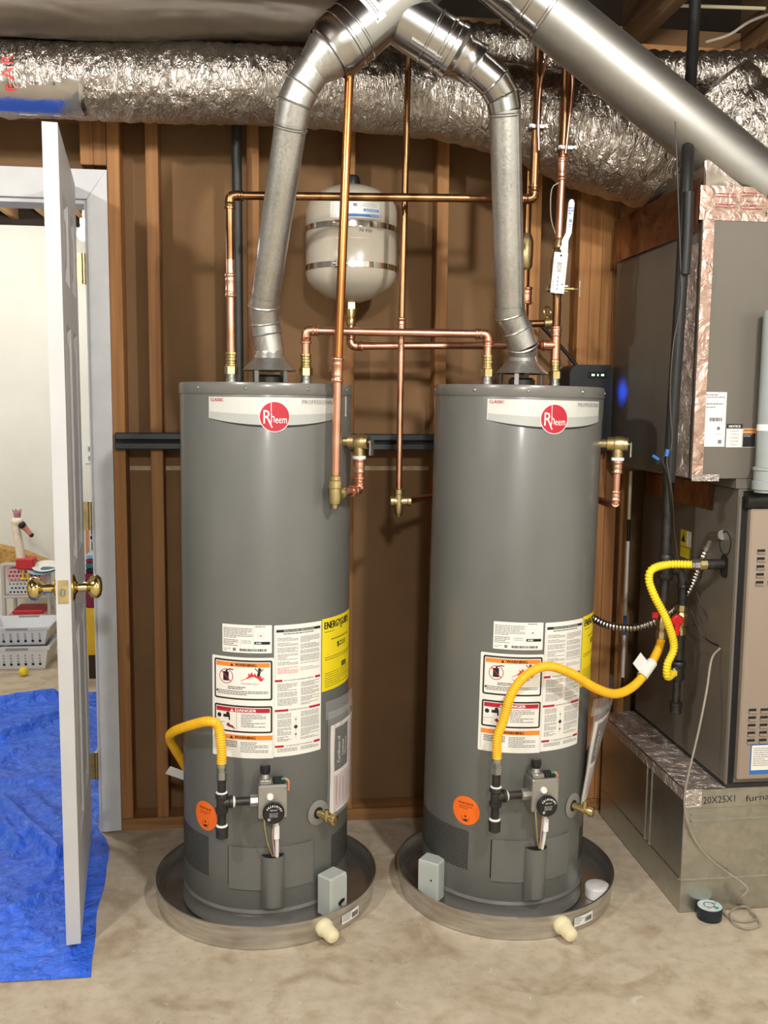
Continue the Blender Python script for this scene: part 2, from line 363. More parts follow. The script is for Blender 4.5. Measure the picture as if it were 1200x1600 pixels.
# ------------------------------------------------------------------ special materials
def concrete():
    m = bpy.data.materials.new('concrete_floor'); m.use_nodes = True; nt = m.node_tree; N = nt.nodes; Lk = nt.links; b = N['Principled BSDF']
    ge = N.new('ShaderNodeNewGeometry')
    def nz(s, d=6, di=0):
        n = N.new('ShaderNodeTexNoise'); n.inputs['Scale'].default_value = s; n.inputs['Detail'].default_value = d; n.inputs['Distortion'].default_value = di
        Lk.new(ge.outputs['Position'], n.inputs['Vector']); return n
    def ramp(src, p0, c0, p1, c1):
        r = N.new('ShaderNodeValToRGB'); e = r.color_ramp.elements; e[0].position = p0; e[1].position = p1; e[0].color = (*c0, 1); e[1].color = (*c1, 1); Lk.new(src, r.inputs[0]); return r
    def mul(a, b2, f=1):
        x = N.new('ShaderNodeMix'); x.data_type = 'RGBA'; x.blend_type = 'MULTIPLY'; x.inputs[0].default_value = f; Lk.new(a, x.inputs[6]); Lk.new(b2, x.inputs[7]); return x.outputs[2]
    base = ramp(nz(2.2, 8, .6).outputs['Fac'], .3, srgb(184, 171, 150), .72, srgb(206, 194, 174))
    st = ramp(nz(5.5, 7, 1.2).outputs['Fac'], .34, (.62, .52, .42), .5, (1, 1, 1))
    sp = ramp(nz(70, 3).outputs['Fac'], .28, (.6, .52, .45), .36, (1, 1, 1))
    fi = ramp(nz(26, 6).outputs['Fac'], .35, (.86, .84, .8), .6, (1, 1, 1))
    c = mul(mul(mul(base.outputs[0], st.outputs[0], .6), fi.outputs[0]), sp.outputs[0], .5)
    # pale scuffs
    sc = ramp(nz(9, 8, 2.5).outputs['Fac'], .66, (0, 0, 0), .72, (1, 1, 1))
    x = N.new('ShaderNodeMix'); x.data_type = 'RGBA'; Lk.new(sc.outputs[0], x.inputs[0]); Lk.new(c, x.inputs[6]); x.inputs[7].default_value = (*srgb(206, 198, 182), 1)
    Lk.new(x.outputs[2], b.inputs['Base Color']); b.inputs['Roughness'].default_value = .72
    bp = N.new('ShaderNodeBump'); bp.inputs['Strength'].default_value = .12; bp.inputs['Distance'].default_value = .01; Lk.new(nz(40, 8).outputs['Fac'], bp.inputs['Height']); Lk.new(bp.outputs[0], b.inputs['Normal'])
    return m
M['concrete'] = concrete()
def tarpmat():
    m = mat('blue_tarp', srgb(64, 124, 255), .26, 0, .12, 6, c2=srgb(46, 104, 242))
    nt = m.node_tree; N = nt.nodes; Lk = nt.links; b = N['Principled BSDF']; tc = N.new('ShaderNodeTexCoord')
    n1 = N.new('ShaderNodeTexNoise'); n1.inputs['Scale'].default_value = 38; n1.inputs['Detail'].default_value = 6; n1.inputs['Distortion'].default_value = 1.0; Lk.new(tc.outputs['Object'], n1.inputs['Vector'])
    n2 = N.new('ShaderNodeTexVoronoi'); n2.inputs['Scale'].default_value = 20; n2.feature = 'SMOOTH_F1'; Lk.new(tc.outputs['Object'], n2.inputs['Vector'])
    ad = N.new('ShaderNodeMath'); ad.operation = 'MULTIPLY_ADD'; ad.inputs[1].default_value = .7; Lk.new(n1.outputs['Fac'], ad.inputs[0]); Lk.new(n2.outputs['Distance'], ad.inputs[2])
    bp = N.new('ShaderNodeBump'); bp.inputs['Strength'].default_value = .9; bp.inputs['Distance'].default_value = .024; Lk.new(ad.outputs[0], bp.inputs['Height']); Lk.new(bp.outputs[0], b.inputs['Normal'])
    return m
M['tarp'] = tarpmat()
def clear(name, a, rough=.08):
    m = bpy.data.materials.new(name); m.use_nodes = True; nt = m.node_tree; N = nt.nodes; Lk = nt.links
    b = N['Principled BSDF']; b.inputs['Base Color'].default_value = (.85, .85, .85, 1); b.inputs['Roughness'].default_value = rough
    tr = N.new('ShaderNodeBsdfTransparent'); mx = N.new('ShaderNodeMixShader')
    fr = N.new('ShaderNodeLayerWeight'); fr.inputs['Blend'].default_value = .25
    mr = N.new('ShaderNodeMapRange'); mr.inputs[3].default_value = a; mr.inputs[4].default_value = min(1, a+.18); Lk.new(fr.outputs['Facing'], mr.inputs[0])
    nz = N.new('ShaderNodeTexNoise'); nz.inputs['Scale'].default_value = 25; bp = N.new('ShaderNodeBump'); bp.inputs['Strength'].default_value = .3; bp.inputs['Distance'].default_value = .01
    Lk.new(nz.outputs['Fac'], bp.inputs['Height']); Lk.new(bp.outputs[0], b.inputs['Normal'])
    Lk.new(mr.outputs[0], mx.inputs[0]); Lk.new(tr.outputs[0], mx.inputs[1]); Lk.new(b.outputs[0], mx.inputs[2]); Lk.new(mx.outputs[0], N['Material Output'].inputs[0])
    return m
M['clear'] = clear('clear_plastic', .05)
# ------------------------------------------------------------------ setting
def st(o): o['kind'] = 'structure'; return o
WY = 3.085           # front of the studs
DY = WY+.089         # back of the drywall
st(MB().box(-4, -3, -.1, 4, 6.1, 0).build('floor', M['concrete'], smooth=0))
wb = thing('wall_back', 'unfinished stud wall showing the brown paper back of drywall', None, (.9, DY, 0), kind='structure')
# drywall sheets (paper back towards us, painted face towards the room behind)
def sheet(x0, x1, z0, z1):
    m = MB(); m.box(x0, DY, z0, x1, DY+.011, z1); m.mi = 1; m.box(x0, DY+.011, z0, x1, DY+.013, z1)
    m.build('drywall_sheet', [M['kraft'], M['wallw']], wb, 0)
sheet(-.535, 2.6, .012, 1.176); sheet(-.535, 2.6, 1.184, 2.62); sheet(-4, -1.36, .0, 2.62); sheet(-1.36, -.535, 2.03, 2.62)
MB().box(-.45, DY-.003, 1.173, 2.5, DY+.002, 1.187).build('joint_tape', M['seam'], wb, 0)
def stud(x0, x1, z0=.04, z1=2.46):
    MB().box(x0, WY, z0, x1, DY-.001, z1, .002).build('stud', M['wood'], wb, 30)
for x0 in (-.465, -.351, -.047, .250, .5475, .850, 1.017, 1.0555, 1.094, 1.133, 1.186): stud(x0, x0+.038)
for x0 in (1.6, 2.0, 2.4, -1.5, -1.9, -2.3): stud(x0, x0+.038)
stud(-.5425, -.5045, 2.10, 2.46); stud(-.504, -.466, 2.10, 2.46); stud(-.96, -.922, 2.22, 2.46)
MB().box(-.535, WY+.001, 0, 2.6, DY-.001, .038, .002).build('bottom_plate', M['woodx'], wb, 30)
MB().box(-4, WY+.002, 2.24, -.545, DY-.001, 2.46, .002).build('header_board', M['woodx'], wb, 30)
MB().box(-4, WY, 2.461, 2.6, DY-.001, 2.499, .002).build('top_plate', M['woodx'], wb, 30)
MB().box(-4, WY, 2.50, 2.6, DY-.001, 2.538, .002).build('top_plate', M['woodx'], wb, 30)
# door casing (trim) and jamb
tr = thing('trim_1', 'white painted door casing with mitred corner around the doorway', None, (-.49, WY-.01, 0), kind='structure')
m = MB()
def casing_prof(): return [(0, 0), (0, -.016), (.012, -.018), (.045, -.013), (.058, -.011), (.058, 0)]
vs = []; 
pr = casing_prof()
def case_run(pts, name):
    m = MB(); n = len(pr); vv = []
    for (base, ox, oz) in pts:
        for (t, d) in pr: vv.append((base[0]+ox*t, WY-.001+d, base[1]+oz*t))
    k = len(pts); ff = [(i*n+j, i*n+j+1, (i+1)*n+j+1, (i+1)*n+j) for i in range(k-1) for j in range(n-1)]
    ff += [tuple(range(n)), tuple((k-1)*n+j for j in range(n))]
    m.add(vv, ff).build(name, M['trimw'], tr, 30)
case_run([((-.522, .008), 1, 0), ((-.522, 1.996), 1, 1.53)], 'side_casing')
case_run([((-1.42, 1.997), 0, 1.5), ((-.523, 1.997), 1, 1.5)], 'head_casing')
case_run([((-1.372, .008), -1, 0), ((-1.372, 1.996), -1, 1.53)], 'side_casing')
MB().box(-.5345, WY-.001, 0, -.5185, DY+.014, 2.0, .001).build('side_jamb', M['trimw'], tr, 30)
MB().box(-1.377, WY-.001, 0, -1.361, DY+.014, 2.0, .001).build('side_jamb', M['trimw'], tr, 30)
MB().box(-1.361, WY-.001, 1.984, -.5346, DY+.014, 2.0, .001).build('head_jamb', M['trimw'], tr, 30)
MB().box(-.5385, WY+.04, 0, -.5346, WY+.075, 1.984, .001).build('door_stop', M['trimw'], tr, 30)
MB().box(-.5335, DY+.0135, 0, -.5186+.07, DY+.028, 2.06, .003).build('room_casing', M['trimw'], tr, 30)
# ceiling
ce = thing('ceiling', 'open basement ceiling with wooden joists', None, (0, 0, 2.54), kind='structure')
MB().box(-4, -3, 2.80, 4, 6.1, 2.82).build('subfloor_board', M['wooddark'], ce, 0)
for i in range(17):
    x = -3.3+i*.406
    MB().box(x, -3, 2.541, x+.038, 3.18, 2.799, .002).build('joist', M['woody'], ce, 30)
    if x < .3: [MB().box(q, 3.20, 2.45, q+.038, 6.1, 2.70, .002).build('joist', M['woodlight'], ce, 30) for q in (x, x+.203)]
MB().box(-4, 6.1, 2.4, 4, 6.14, 2.82).build('rim_board', M['wooddark'], ce, 0)
# other walls of the basement
st(MB().box(-4.1, -3.1, 0, 4.1, -3, 2.82).build('wall_front', M['wallw'], smooth=0))
st(MB().box(-4.1, -3, 0, -4, 6.1, 2.82).build('wall_left', M['wallw'], smooth=0))
st(MB().box(2.6, -3, 0, 2.7, 3.19, 2.82).build('wall_right', M['wallw'], smooth=0))
wr = st(MB().box(-4, 6.0, 0, 4, 6.1, 2.40).build('wall_playroom', M['wallw'], smooth=0))
# ------------------------------------------------------------------ the open door
H0 = Vector((-.553, 3.05, 0)); H1 = Vector((-.468, 2.388, 0)); DW = (H1-H0).length
du = (H1-H0).normalized(); dn = Vector((du.y, -du.x, 0)); dn = dn if dn.x > 0 else -dn      # dn: visible face normal (+x)
DT = .035
def D(u, d, z): return H0+du*u+dn*d+Vector((0, 0, z))     # d=0 visible face, -DT hidden face
DZ0, DZ1 = .022, 2.034
door = thing('door_1', 'white six-panel door standing open on brass hinges', None, (H0.x, H0.y, DZ0), kind='structure')
cols = [(.105, DW/2-.045), (DW/2+.045, DW-.105)]; rows = [(.25, .79), (.97, 1.585), (1.69, 1.90)]
DM = Matrix((( du.x, dn.x, 0, H0.x), (du.y, dn.y, 0, H0.y), (0, 0, 1, 0), (0, 0, 0, 1)))
m = MB()
us = [0, cols[0][0], cols[0][1], cols[1][0], cols[1][1], DW]
m.box(us[0], -DT, DZ0, us[1], 0, DZ1, 0, DM); m.box(us[4], -DT, DZ0, us[5], 0, DZ1, 0, DM)
zs = [DZ0, .25, .79, .97, 1.585, 1.69, 1.90, DZ1]
for k in (0, 2, 4, 6): m.box(us[1], -DT, zs[k], us[4], 0, zs[k+1], 0, DM)
for (a, b) in rows: m.box(us[2], -DT, a, us[3], 0, b, 0, DM)
leaf = m.build('door_leaf', M['white'], door, 20)
for (u0_, u1_) in cols:
    for (z0, z1) in rows:
        m = MB()
        for sd in (0, 1):
            lv = [(0, 0), (.012, .009), (.03, .009), (.055, .002)]
            vv = []; 
            for (ins, dep) in lv:
                d = -dep if sd == 0 else -DT+dep
                vv += [D(u0_+ins, d, z0+ins), D(u1_-ins, d, z0+ins), D(u1_-ins, d, z1-ins), D(u0_+ins, d, z1-ins)]
            ff = [(4*j+i, 4*j+(i+1) % 4, 4*j+4+(i+1) % 4, 4*j+4+i) for j in range(3) for i in range(4)]+[(12, 13, 14, 15)]
            m.add(vv, ff)
        m.build('panel', M['white'], leaf, 15, fix=False)
def knob(sd, name):
    u = DW-.062; z = .932; n = dn*sd; p = D(u, 0 if sd > 0 else -DT, z)
    k = MB().lathe([(.034, 0), (.034, .003), (.029, .007), (.016, .010), (.012, .014), (.0115, .034), (.016, .038), (.0265, .044), (.030, .054), (.029, .062), (.022, .069), (.008, .072), (0, .072)], p, n, 24)
    k.build(name, M['polbrass'], door)
knob(1, 'door_knob'); knob(-1, 'door_knob')
m = MB(); c = D(DW, -DT/2, .932)
m.box(DW-.001, -DT+.005, .904, DW+.0012, -.005, .962, 0, DM); lp = m.build('latch_plate', M['brassold'], door, 0)
MB().box(DW+.001, -DT+.012, .924, DW+.008, -.013, .941, .002, DM).build('latch_bolt', M['zinc'], lp, 0)
for z in (.235, 1.04, 1.79):
    m = MB(); kp = Vector((-.535, WY-.028, 0))
    m.cyl(kp+Vector((0, 0, z-.045)), kp+Vector((0, 0, z+.045)), .0062, seg=10)
    m.box(-.5365, WY-.026, z-.044, -.5348, WY+.008, z+.044)
    a = D(0, -.0, 0); 
    m.prism([kp+Vector((0, .002, z-.044)), Vector((-.556, 3.0495, z-.044)), Vector((-.556, 3.0495, z+.044)), kp+Vector((0, .002, z+.044))], (0, -.002, 0))
    m.build('hinge', M['brassold'], door)
# ------------------------------------------------------------------ insulated ducts
def duct(name, label, pts, radii, mt, seed, amp=.06, seg=72, step=.0085, ridge=0, pleat=14, flat=None):
    path = spline(pts, step); n = len(path)
    P = [Vector(p) for p in pts]; cum = [0]
    for a, b in zip(P, P[1:]): cum.append(cum[-1]+(b-a).length)
    tot = cum[-1]; rr = []
    for i in range(n):
        s = i/(n-1)*tot; k = max(j for j in range(len(cum)-1) if cum[j] <= s+1e-9); t = (s-cum[k])/(cum[k+1]-cum[k]); t = t*t*(3-2*t)
        rr.append(radii[k]*(1-t)+radii[k+1]*t)
    def wob(i, k, a):
        s = i*step; e = Vector((s*pleat+seed, cos(a)*1.6, sin(a)*1.6))
        lo = noise.noise(Vector((s*3.2+seed*2, cos(a)*.9, sin(a)*.9)))
        pl = abs(noise.noise(e*1.0+Vector((0, lo*2, 0))))          # lengthwise pleats
        fi = noise.noise(Vector((s*pleat*2.7, cos(a)*5, sin(a)*5+seed)))
        r = 1+amp*.9*lo-amp*1.1*(.5-pl)-amp*.3*fi
        if ridge: r += ridge*(.5+.5*cos(s*2*pi/.042))-ridge
        if flat: r = 1+(r-1)*flat(s, a)
        return r
    m = MB().tube(path, rr, seg, True, wob)
    return m
DCT = 'foil insulated flexible ducts under the ceiling'
o = duct('d', '', [(-2.2, 2.86, 2.30), (-1.2, 2.87, 2.28), (-.6, 2.87, 2.275), (0, 2.865, 2.285), (.45, 2.86, 2.272), (.72, 2.83, 2.235), (.97, 2.77, 2.165), (1.22, 2.74, 2.13), (1.6, 2.74, 2.16)], [.108, .108, .107, .107, .11, .128, .165, .175, .15], M['foil'], 3.1, .075, step=.006, pleat=24, flat=lambda s, a: .15 if (s < 1.72 and rad(108) < a < rad(172)) else 1).build('insulated_duct', M['foil'], None, 60)
tag(o, 'long crinkled silver insulated duct crossing behind both flue pipes, swelling at right', 'duct', DCT); DUCT = o
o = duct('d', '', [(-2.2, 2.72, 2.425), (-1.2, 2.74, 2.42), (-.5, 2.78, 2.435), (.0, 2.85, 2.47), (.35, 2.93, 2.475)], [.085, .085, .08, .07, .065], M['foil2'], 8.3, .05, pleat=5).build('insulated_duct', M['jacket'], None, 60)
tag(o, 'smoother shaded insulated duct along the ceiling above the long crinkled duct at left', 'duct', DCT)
o = duct('d', '', [(.35, 2.98, 2.468), (.62, 2.97, 2.466), (.95, 2.95, 2.43), (1.25, 2.98, 2.42), (1.6, 3.0, 2.45), (2.0, 3.0, 2.45)], [.062, .064, .066, .062, .062, .062], M['foil'], 14.7, .05, ridge=.09, pleat=9).build('insulated_duct', M['foil'], None, 60)
tag(o, 'ribbed narrow insulated duct behind the tall copper risers near the ceiling', 'duct', DCT)

def dmap(u, v, o_): a = v/.118; return Vector((-.735+u, 2.87-(.119+o_)*cos(a), 2.278+(.119+o_)*sin(a)))


me_ = DUCT.data; me_.materials.append(foil('smooth_foil_underside', srgb(222, 222, 224), .17, 8, 14, .08)); o_ = DUCT.location
for p in me_.polygons:
    c = p.center+o_; dy, dz = c.y-2.87, c.z-2.278; wv = .012*sin(c.x*23)+.006*sin(c.x*71)
    if c.x < -.475 and -.104+wv*.3 < dz < -.040+wv and dy < 0: p.material_index = 1
# ------------------------------------------------------------------ print: labels with lettering
_tc = {}
def glyphs(s):
    if s not in _tc:
        cu = bpy.data.curves.new('lettering', 'FONT'); cu.body = s; cu.resolution_u = 2
        ob = bpy.data.objects.new('lettering', cu); COL.objects.link(ob)
        me = bpy.data.meshes.new_from_object(ob)
        vs = [(q.co.x, q.co.y) for q in me.vertices]; fs = [tuple(p.vertices) for p in me.polygons]
        bpy.data.objects.remove(ob); bpy.data.curves.remove(cu); bpy.data.meshes.remove(me)
        x0 = min(q[0] for q in vs); x1 = max(q[0] for q in vs); _tc[s] = ([(a-x0, b) for a, b in vs], fs, x1-x0)
    return _tc[s]
class Lab:
    def __init__(s, fmap, base=.0005): s.fm = fmap; s.m = MB(); s.mats = []; s.b = base
    def P(s, u, v, lv): return s.fm(u, v, s.b+.0004*lv)
    def k(s, mt):
        if mt not in s.mats: s.mats.append(mt)
        s.m.mi = s.mats.index(mt)
    def strip(s, us, lo, hi, mt, lv=0):
        s.k(mt); n = len(us); s.m.add([s.P(u, lo(u), lv) for u in us]+[s.P(u, hi(u), lv) for u in us], [(i, i+1, n+i+1, n+i) for i in range(n-1)]); return s
    def rect(s, u0, v0, u1, v1, mt, lv=0):
        n = max(1, int(abs(u1-u0)/.010)); return s.strip([u0+(u1-u0)*i/n for i in range(n+1)], lambda u: v0, lambda u: v1, mt, lv)
    def rrect(s, u0, v0, u1, v1, r, mt, lv=0):
        us = [u0+r*(1-cos(i*pi/8)) for i in range(5)]; n = max(1, int((u1-u0)/.01)); us += [u0+r+(u1-u0-2*r)*i/n for i in range(1, n)]; us += [u1-r*(1-cos(i*pi/8)) for i in range(4, -1, -1)]
        def c(u):
            d = max(0, u0+r-u, u-u1+r); return r-math.sqrt(max(0, r*r-d*d))
        return s.strip(us, lambda u: v0+c(u), lambda u: v1-c(u), mt, lv)
    def poly(s, pts, mt, lv=1):
        s.k(mt); s.m.add([s.P(u, v, lv) for u, v in pts], [tuple(range(len(pts)))]); return s
    def disc(s, u, v, r, mt, lv=1, n=28, sy=1):
        if r > .012: return s.strip([u-r*cos(pi*i/18) for i in range(19)], lambda q: v-sy*math.sqrt(max(0, r*r-(q-u)**2)), lambda q: v+sy*math.sqrt(max(0, r*r-(q-u)**2)), mt, lv)
        return s.poly([(u+r*cos(2*pi*i/n), v+r*sy*sin(2*pi*i/n)) for i in range(n)], mt, lv)
    def ring(s, u, v, r, t, mt, lv=1, n=28):
        s.k(mt); s.m.add([s.P(u+q*cos(2*pi*i/n), v+q*sin(2*pi*i/n), lv) for q in (r-t, r) for i in range(n)], [(i, (i+1) % n, n+(i+1) % n, n+i) for i in range(n)]); return s
    def line(s, a, b, t, mt, lv=1):
        d = Vector((b[0]-a[0], b[1]-a[1])).normalized(); q = Vector((-d.y, d.x))*t/2
        return s.poly([(a[0]-q.x, a[1]-q.y), (b[0]-q.x, b[1]-q.y), (b[0]+q.x, b[1]+q.y), (a[0]+q.x, a[1]+q.y)], mt, lv)
    def text(s, t, u, v, h, mt, lv=2, w=None, al='c', rot=0, bold=0, sx=1):
        vs, fs, W = glyphs(t); k = h/.7; kx = (w/W if w else k*sx); ox = {'c': -W*kx/2, 'l': 0, 'r': -W*kx}[al]
        c, q = cos(rot), sin(rot); s.k(mt)
        for dx in ((0,) if not bold else (-bold, 0, bold)):
            P = []
            for (a, b) in vs:
                a2, b2 = ox+a*kx+dx, (b*k-h/2); P.append(s.P(u+a2*c-b2*q, v+a2*q+b2*c, lv+(.2*dx/bold if bold else 0)))
            s.m.add(P, fs)
        return s
    def fine(s, u0, v1, u1, v0, pitch, mt, lv=1, fill=.62, rag=.85, h=.45):   # rows of fine print
        v = v1; s.k(mt)
        while v-pitch >= v0-1e-6:
            end = u0+(u1-u0)*(1 if random.random() < .7 else random.uniform(.4, rag)); u = u0
            while u < end-.001:
                wl = min(random.uniform(.003, .011), end-u)
                s.m.add([s.P(u, v-pitch*h, lv), s.P(u+wl, v-pitch*h, lv), s.P(u+wl, v, lv), s.P(u, v, lv)], [(0, 1, 2, 3)]); u += wl+.0013
            v -= pitch
        return s
    def barcode(s, u0, v0, u1, v1, mt, lv=1):
        u = u0
        while u < u1:
            wv = random.choice((.0006, .001, .0016)); s.poly([(u, v0), (u+wv, v0), (u+wv, v1), (u, v1)], mt, lv); u += wv+random.choice((.0006, .001))
        return s
    def build(s, name, parent): 
        o = s.m.build(name, [M[q] for q in s.mats], parent, 0, fix=False); return o
L = Lab(dmap, .002); L.text('F', .075, -.062, .030, 'redb', 0, rot=pi/2); L.text('A', .072, -.028, .032, 'redb', 0, rot=pi/2); L.text('R', .072, .006, .030, 'redb', 0, rot=pi/2); L.build('red_print', DUCT)
# ------------------------------------------------------------------ water heaters
R = .23
def cylmap(u, v, off): a = u/R; r = R+off; return Vector((r*sin(a), -r*cos(a), v))
def pol(a, r, z): a = rad(a); return Vector((r*sin(a), -r*cos(a), z))
def radial(a): a = rad(a); return Vector((sin(a), -cos(a), 0))
HT = 1.434
def make_heater():
    h = thing('water_heater', '', 'water heater')
    MB().lathe([(R-.002, .05), (R, .056), (R, 1.408), (R-.001, 1.411)], seg=96, cap=False).build('jacket', M['tank'], h)
    MB().lathe([(R-.02, 0), (R+.004, 0), (R+.004, .012), (R-.001, .018), (R-.001, .040), (R+.003, .046), (R-.001, .056)], seg=96).build('base_ring', M['tankcap'], h)
    cap = MB().lathe([(R+.0015, 1.404), (R+.0028, 1.406), (R+.0028, 1.428), (R+.001, 1.433), (R-.004, HT), (R-.012, HT-.003), (.06, HT-.002), (0, HT-.002)], seg=96).build('top_cap', M['tankcap'], h)
    for a in (-100, -52, -17, 22, 60, 100):
        MB().lathe([(.0042, 0), (.0042, .001), (.002, .003), (0, .003)], pol(a, R+.0026, 1.419), radial(a), 10).build('screw', M['zinc'], cap)
    # brand plate
    L = Lab(cylmap); W0, W1 = -.1706, .1766; uc = .003; hw = .1736
    us = [W0+(W1-W0)*i/32 for i in range(33)]
    lo = lambda u: 1.343-.0155*(1-((u-uc)/hw)**2)
    L.strip(us, lo, lambda u: 1.3965, 'silverlab', 0)
    L.strip(us, lo, lambda u: 1.357-.004*(1-((u-uc)/hw)**2)+.003*abs((u-uc)/hw), 'silverlab2', 1)
    L.strip(us, lambda u: lo(u)-.0005-.0048*(1-((u-uc)/hw)**2), lambda u: lo(u), 'ink', 1)
    L.line((W0, 1.3965), (W0, 1.343), .0012, 'label', 2)
    L.text('CLASSIC', -.166, 1.3895, .0078, 'red', 2, al='l', bold=.0003, sx=.95)
    L.text('PROFESSIONAL', .172, 1.3865, .0098, 'inkg', 2, al='r', sx=.92, w=.098)
    bl = L.build('brand_label', h)
    E = Lab(cylmap, .0022); E.disc(uc, 1.349, .0385, 'label', 0, 48); E.disc(uc, 1.349, .0365, 'red', 1, 48)
    E.text('R', uc-.0175, 1.349, .034, 'label', 2, w=.020); E.text('h', uc-.0045, 1.3475, .024, 'label', 2, w=.0088); E.text('eem', uc+.016, 1.3425, .019, 'label', 2, w=.029)
    E.line((uc-.0085, 1.36), (uc-.0085, 1.383), .0016, 'label', 2); E.line((uc-.016, 1.343), (uc-.006, 1.322), .003, 'label', 2)
    E.build('emblem', bl)
    L = Lab(cylmap); L.rect(.2365, 1.350, .2455, 1.402, 'label', 0); L.fine(.238, 1.40, .244, 1.353, .003, 'inkg', 1); L.build('side_label', h)
    # rating plate
    L = Lab(cylmap); L.rrect(-.1337, .7475, -.003, .8205, .002, 'label', 0)
    L.fine(-.130, .812, -.052, .784, .0040, 'inkg', 1); L.fine(-.130, .781, -.090, .760, .0046, 'inkg', 1)
    L.fine(-.080, .780, -.055, .768, .005, 'inkg2', 1); L.line((-.083, .752), (-.083, .784), .0004, 'inkg'); L.line((-.049, .756), (-.049, .815), .0004, 'inkg')
    L.ring(-.031, .793, .0085, .0006, 'inkg2'); L.disc(-.031, .793, .0025, 'inkg', 1, 8); L.fine(-.045, .818, -.013, .812, .006, 'inkg', 1)
    L.rrect(-.0475, .770, -.0075, .7775, .002, 'ink', 1); L.text('AHRI', -.037, .7737, .0045, 'label', 2, bold=.0002); L.barcode(-.086, .752, -.018, .7585, 'ink')
    L.poly([(-.104, .752), (-.096, .752), (-.096, .7595), (-.104, .7595)], 'inkg', 1); L.fine(-.130, .758, -.110, .750, .004, 'inkg2', 1)
    L.build('rating_label', h)
    # warning sheet
    L = Lab(cylmap, .0007); L.rrect(-.1655, .469, .002, .7355, .003, 'label', 0)
    def box(z0, z1, head, txt, tcol):
        L.rrect(-.158, z0, -.0015, z1, .005, 'ink', 1); L.rrect(-.1535, z0+.0045, -.006, z1-.0045, .002, 'label', 2)
        L.rect(-.1515, z1-.018, -.008, z1-.0065, head, 3); L.text(txt, -.070, z1-.0123, .0075, tcol, 4, w=.055, bold=.0005)
        L.poly([(-.111, z1-.0165), (-.102, z1-.0165), (-.1065, z1-.0085)], tcol, 4)
    box(.6235, .7285, 'orange', 'WARNING', 'ink')
    L.ring(-.1225, .684, .0195, .0018, 'red', 3); L.rect(-.131, .672, -.115, .696, 'ink', 3); L.rect(-.124, .696, -.119, .701, 'ink', 3)
    L.line((-.119, .700), (-.112, .704), .0025, 'ink', 3); L.line((-.112, .704), (-.102, .702), .0025, 'ink', 3)
    L.line((-.1362, .6975), (-.1088, .6705), .0022, 'red', 4)
    L.poly([(-.084, .674), (-.068, .682), (-.062, .688), (-.064, .696), (-.058, .691), (-.054, .699), (-.050, .690), (-.046, .696), (-.042, .688), (-.036, .692), (-.036, .686), (-.028, .689), (-.031, .682), (-.022, .684), (-.028, .674)], 'redb', 3)
    L.disc(-.034, .705, .0042, 'ink', 4, 12); L.poly([(-.041, .689), (-.034, .686), (-.031, .700), (-.037, .702)], 'ink', 4)
    L.line((-.038, .700), (-.046, .708), .002, 'ink', 4); L.line((-.031, .700), (-.024, .706), .002, 'ink', 4)
    L.text('Flammable Vapors', -.058, .6675, .0042, 'inkg', 3, w=.046); L.line((-.152, .6605), (-.008, .6605), .0005, 'inkg', 3)
    L.fine(-.118, .658, -.048, .649, .0045, 'ink', 3); L.fine(-.148, .647, -.012, .631, .0042, 'ink', 3, h=.4)
    L.poly([(-.153, .642), (-.146, .642), (-.1495, .649)], 'ink', 3)
    box(.5365, .6085, 'red', 'DANGER', 'label')
    L.disc(-.143, .579, .006, 'ink', 3, 12); L.rect(-.131, .575, -.112, .583, 'ink', 3); L.disc(-.118, .585, .005, 'ink', 3, 12); L.rect(-.116, .568, -.112, .577, 'ink', 3)
    L.poly([(-.123, .556), (-.116, .562), (-.112, .556), (-.104, .554), (-.097, .545), (-.106, .548), (-.118, .551)], 'maroon', 3)
    L.line((-.152, .559), (-.127, .562), .0008, 'ink', 3); L.line((-.152, .553), (-.100, .5435), .0008, 'ink', 3); L.line((-.094, .543), (-.094, .589), .0006, 'ink', 3)
    L.fine(-.082, .586, -.018, .546, .0045, 'inkg', 3)
    L.rect(-.158, .518, -.0015, .530, 'orange', 1); L.text('WARNING', -.072, .524, .0075, 'ink', 2, w=.055, bold=.0005); L.poly([(-.113, .5195), (-.104, .5195), (-.1085, .528)], 'ink', 2)
    L.fine(-.150, .513, -.093, .492, .0045, 'ink', 1); L.fine(-.084, .512, -.012, .480, .0042, 'inkg', 1)
    L.line((-.158, .478), (-.158, .532), .0005, 'inkg', 1); L.line((-.0015, .478), (-.0015, .532), .0005, 'inkg', 1); L.line((-.158, .478), (-.0015, .478), .0005, 'inkg', 1)
    L.build('warning_label', h)
    # instruction sheet
    L = Lab(cylmap, .0009); L.rrect(.0025, .4715, .1365, .8195, .003, 'label', 0)
    L.rect(.008, .8005, .132, .8075, 'ink', 1); L.text('INSTALLATION AND OPERATING DETAILS', .070, .804, .0042, 'label', 2, w=.085); L.fine(.026, .797, .112, .7925, .0045, 'ink', 1)
    for (u0_, u1_) in ((.011, .066), (.072, .129)):
        v = .786
        while v > .712:
            n = random.choice((3, 4, 5)); L.fine(u0_, v, u1_, max(.712, v-n*.0034), .0034, 'inkg', 1, h=.42); v -= n*.0034+.003
    L.fine(.011, .708, .066, .688, .0036, 'redb', 1, h=.35); L.fine(.072, .705, .129, .692, .0034, 'inkg2', 1)
    for (z, a, b, t) in ((.6735, .024, .116, 'FOR YOUR SAFETY READ BEFORE OPERATING'), (.5945, .040, .098, 'LIGHTING INSTRUCTIONS'), (.499, .028, .113, 'TO TURN OFF GAS TO THE APPLIANCE')):
        L.rect(.0045, z-.003, a, z+.003, 'red', 1); L.rect(b, z-.003, .133, z+.003, 'red', 1); L.text(t, (a+b)/2, z, .0036, 'ink', 1, w=(b-a)*.9)
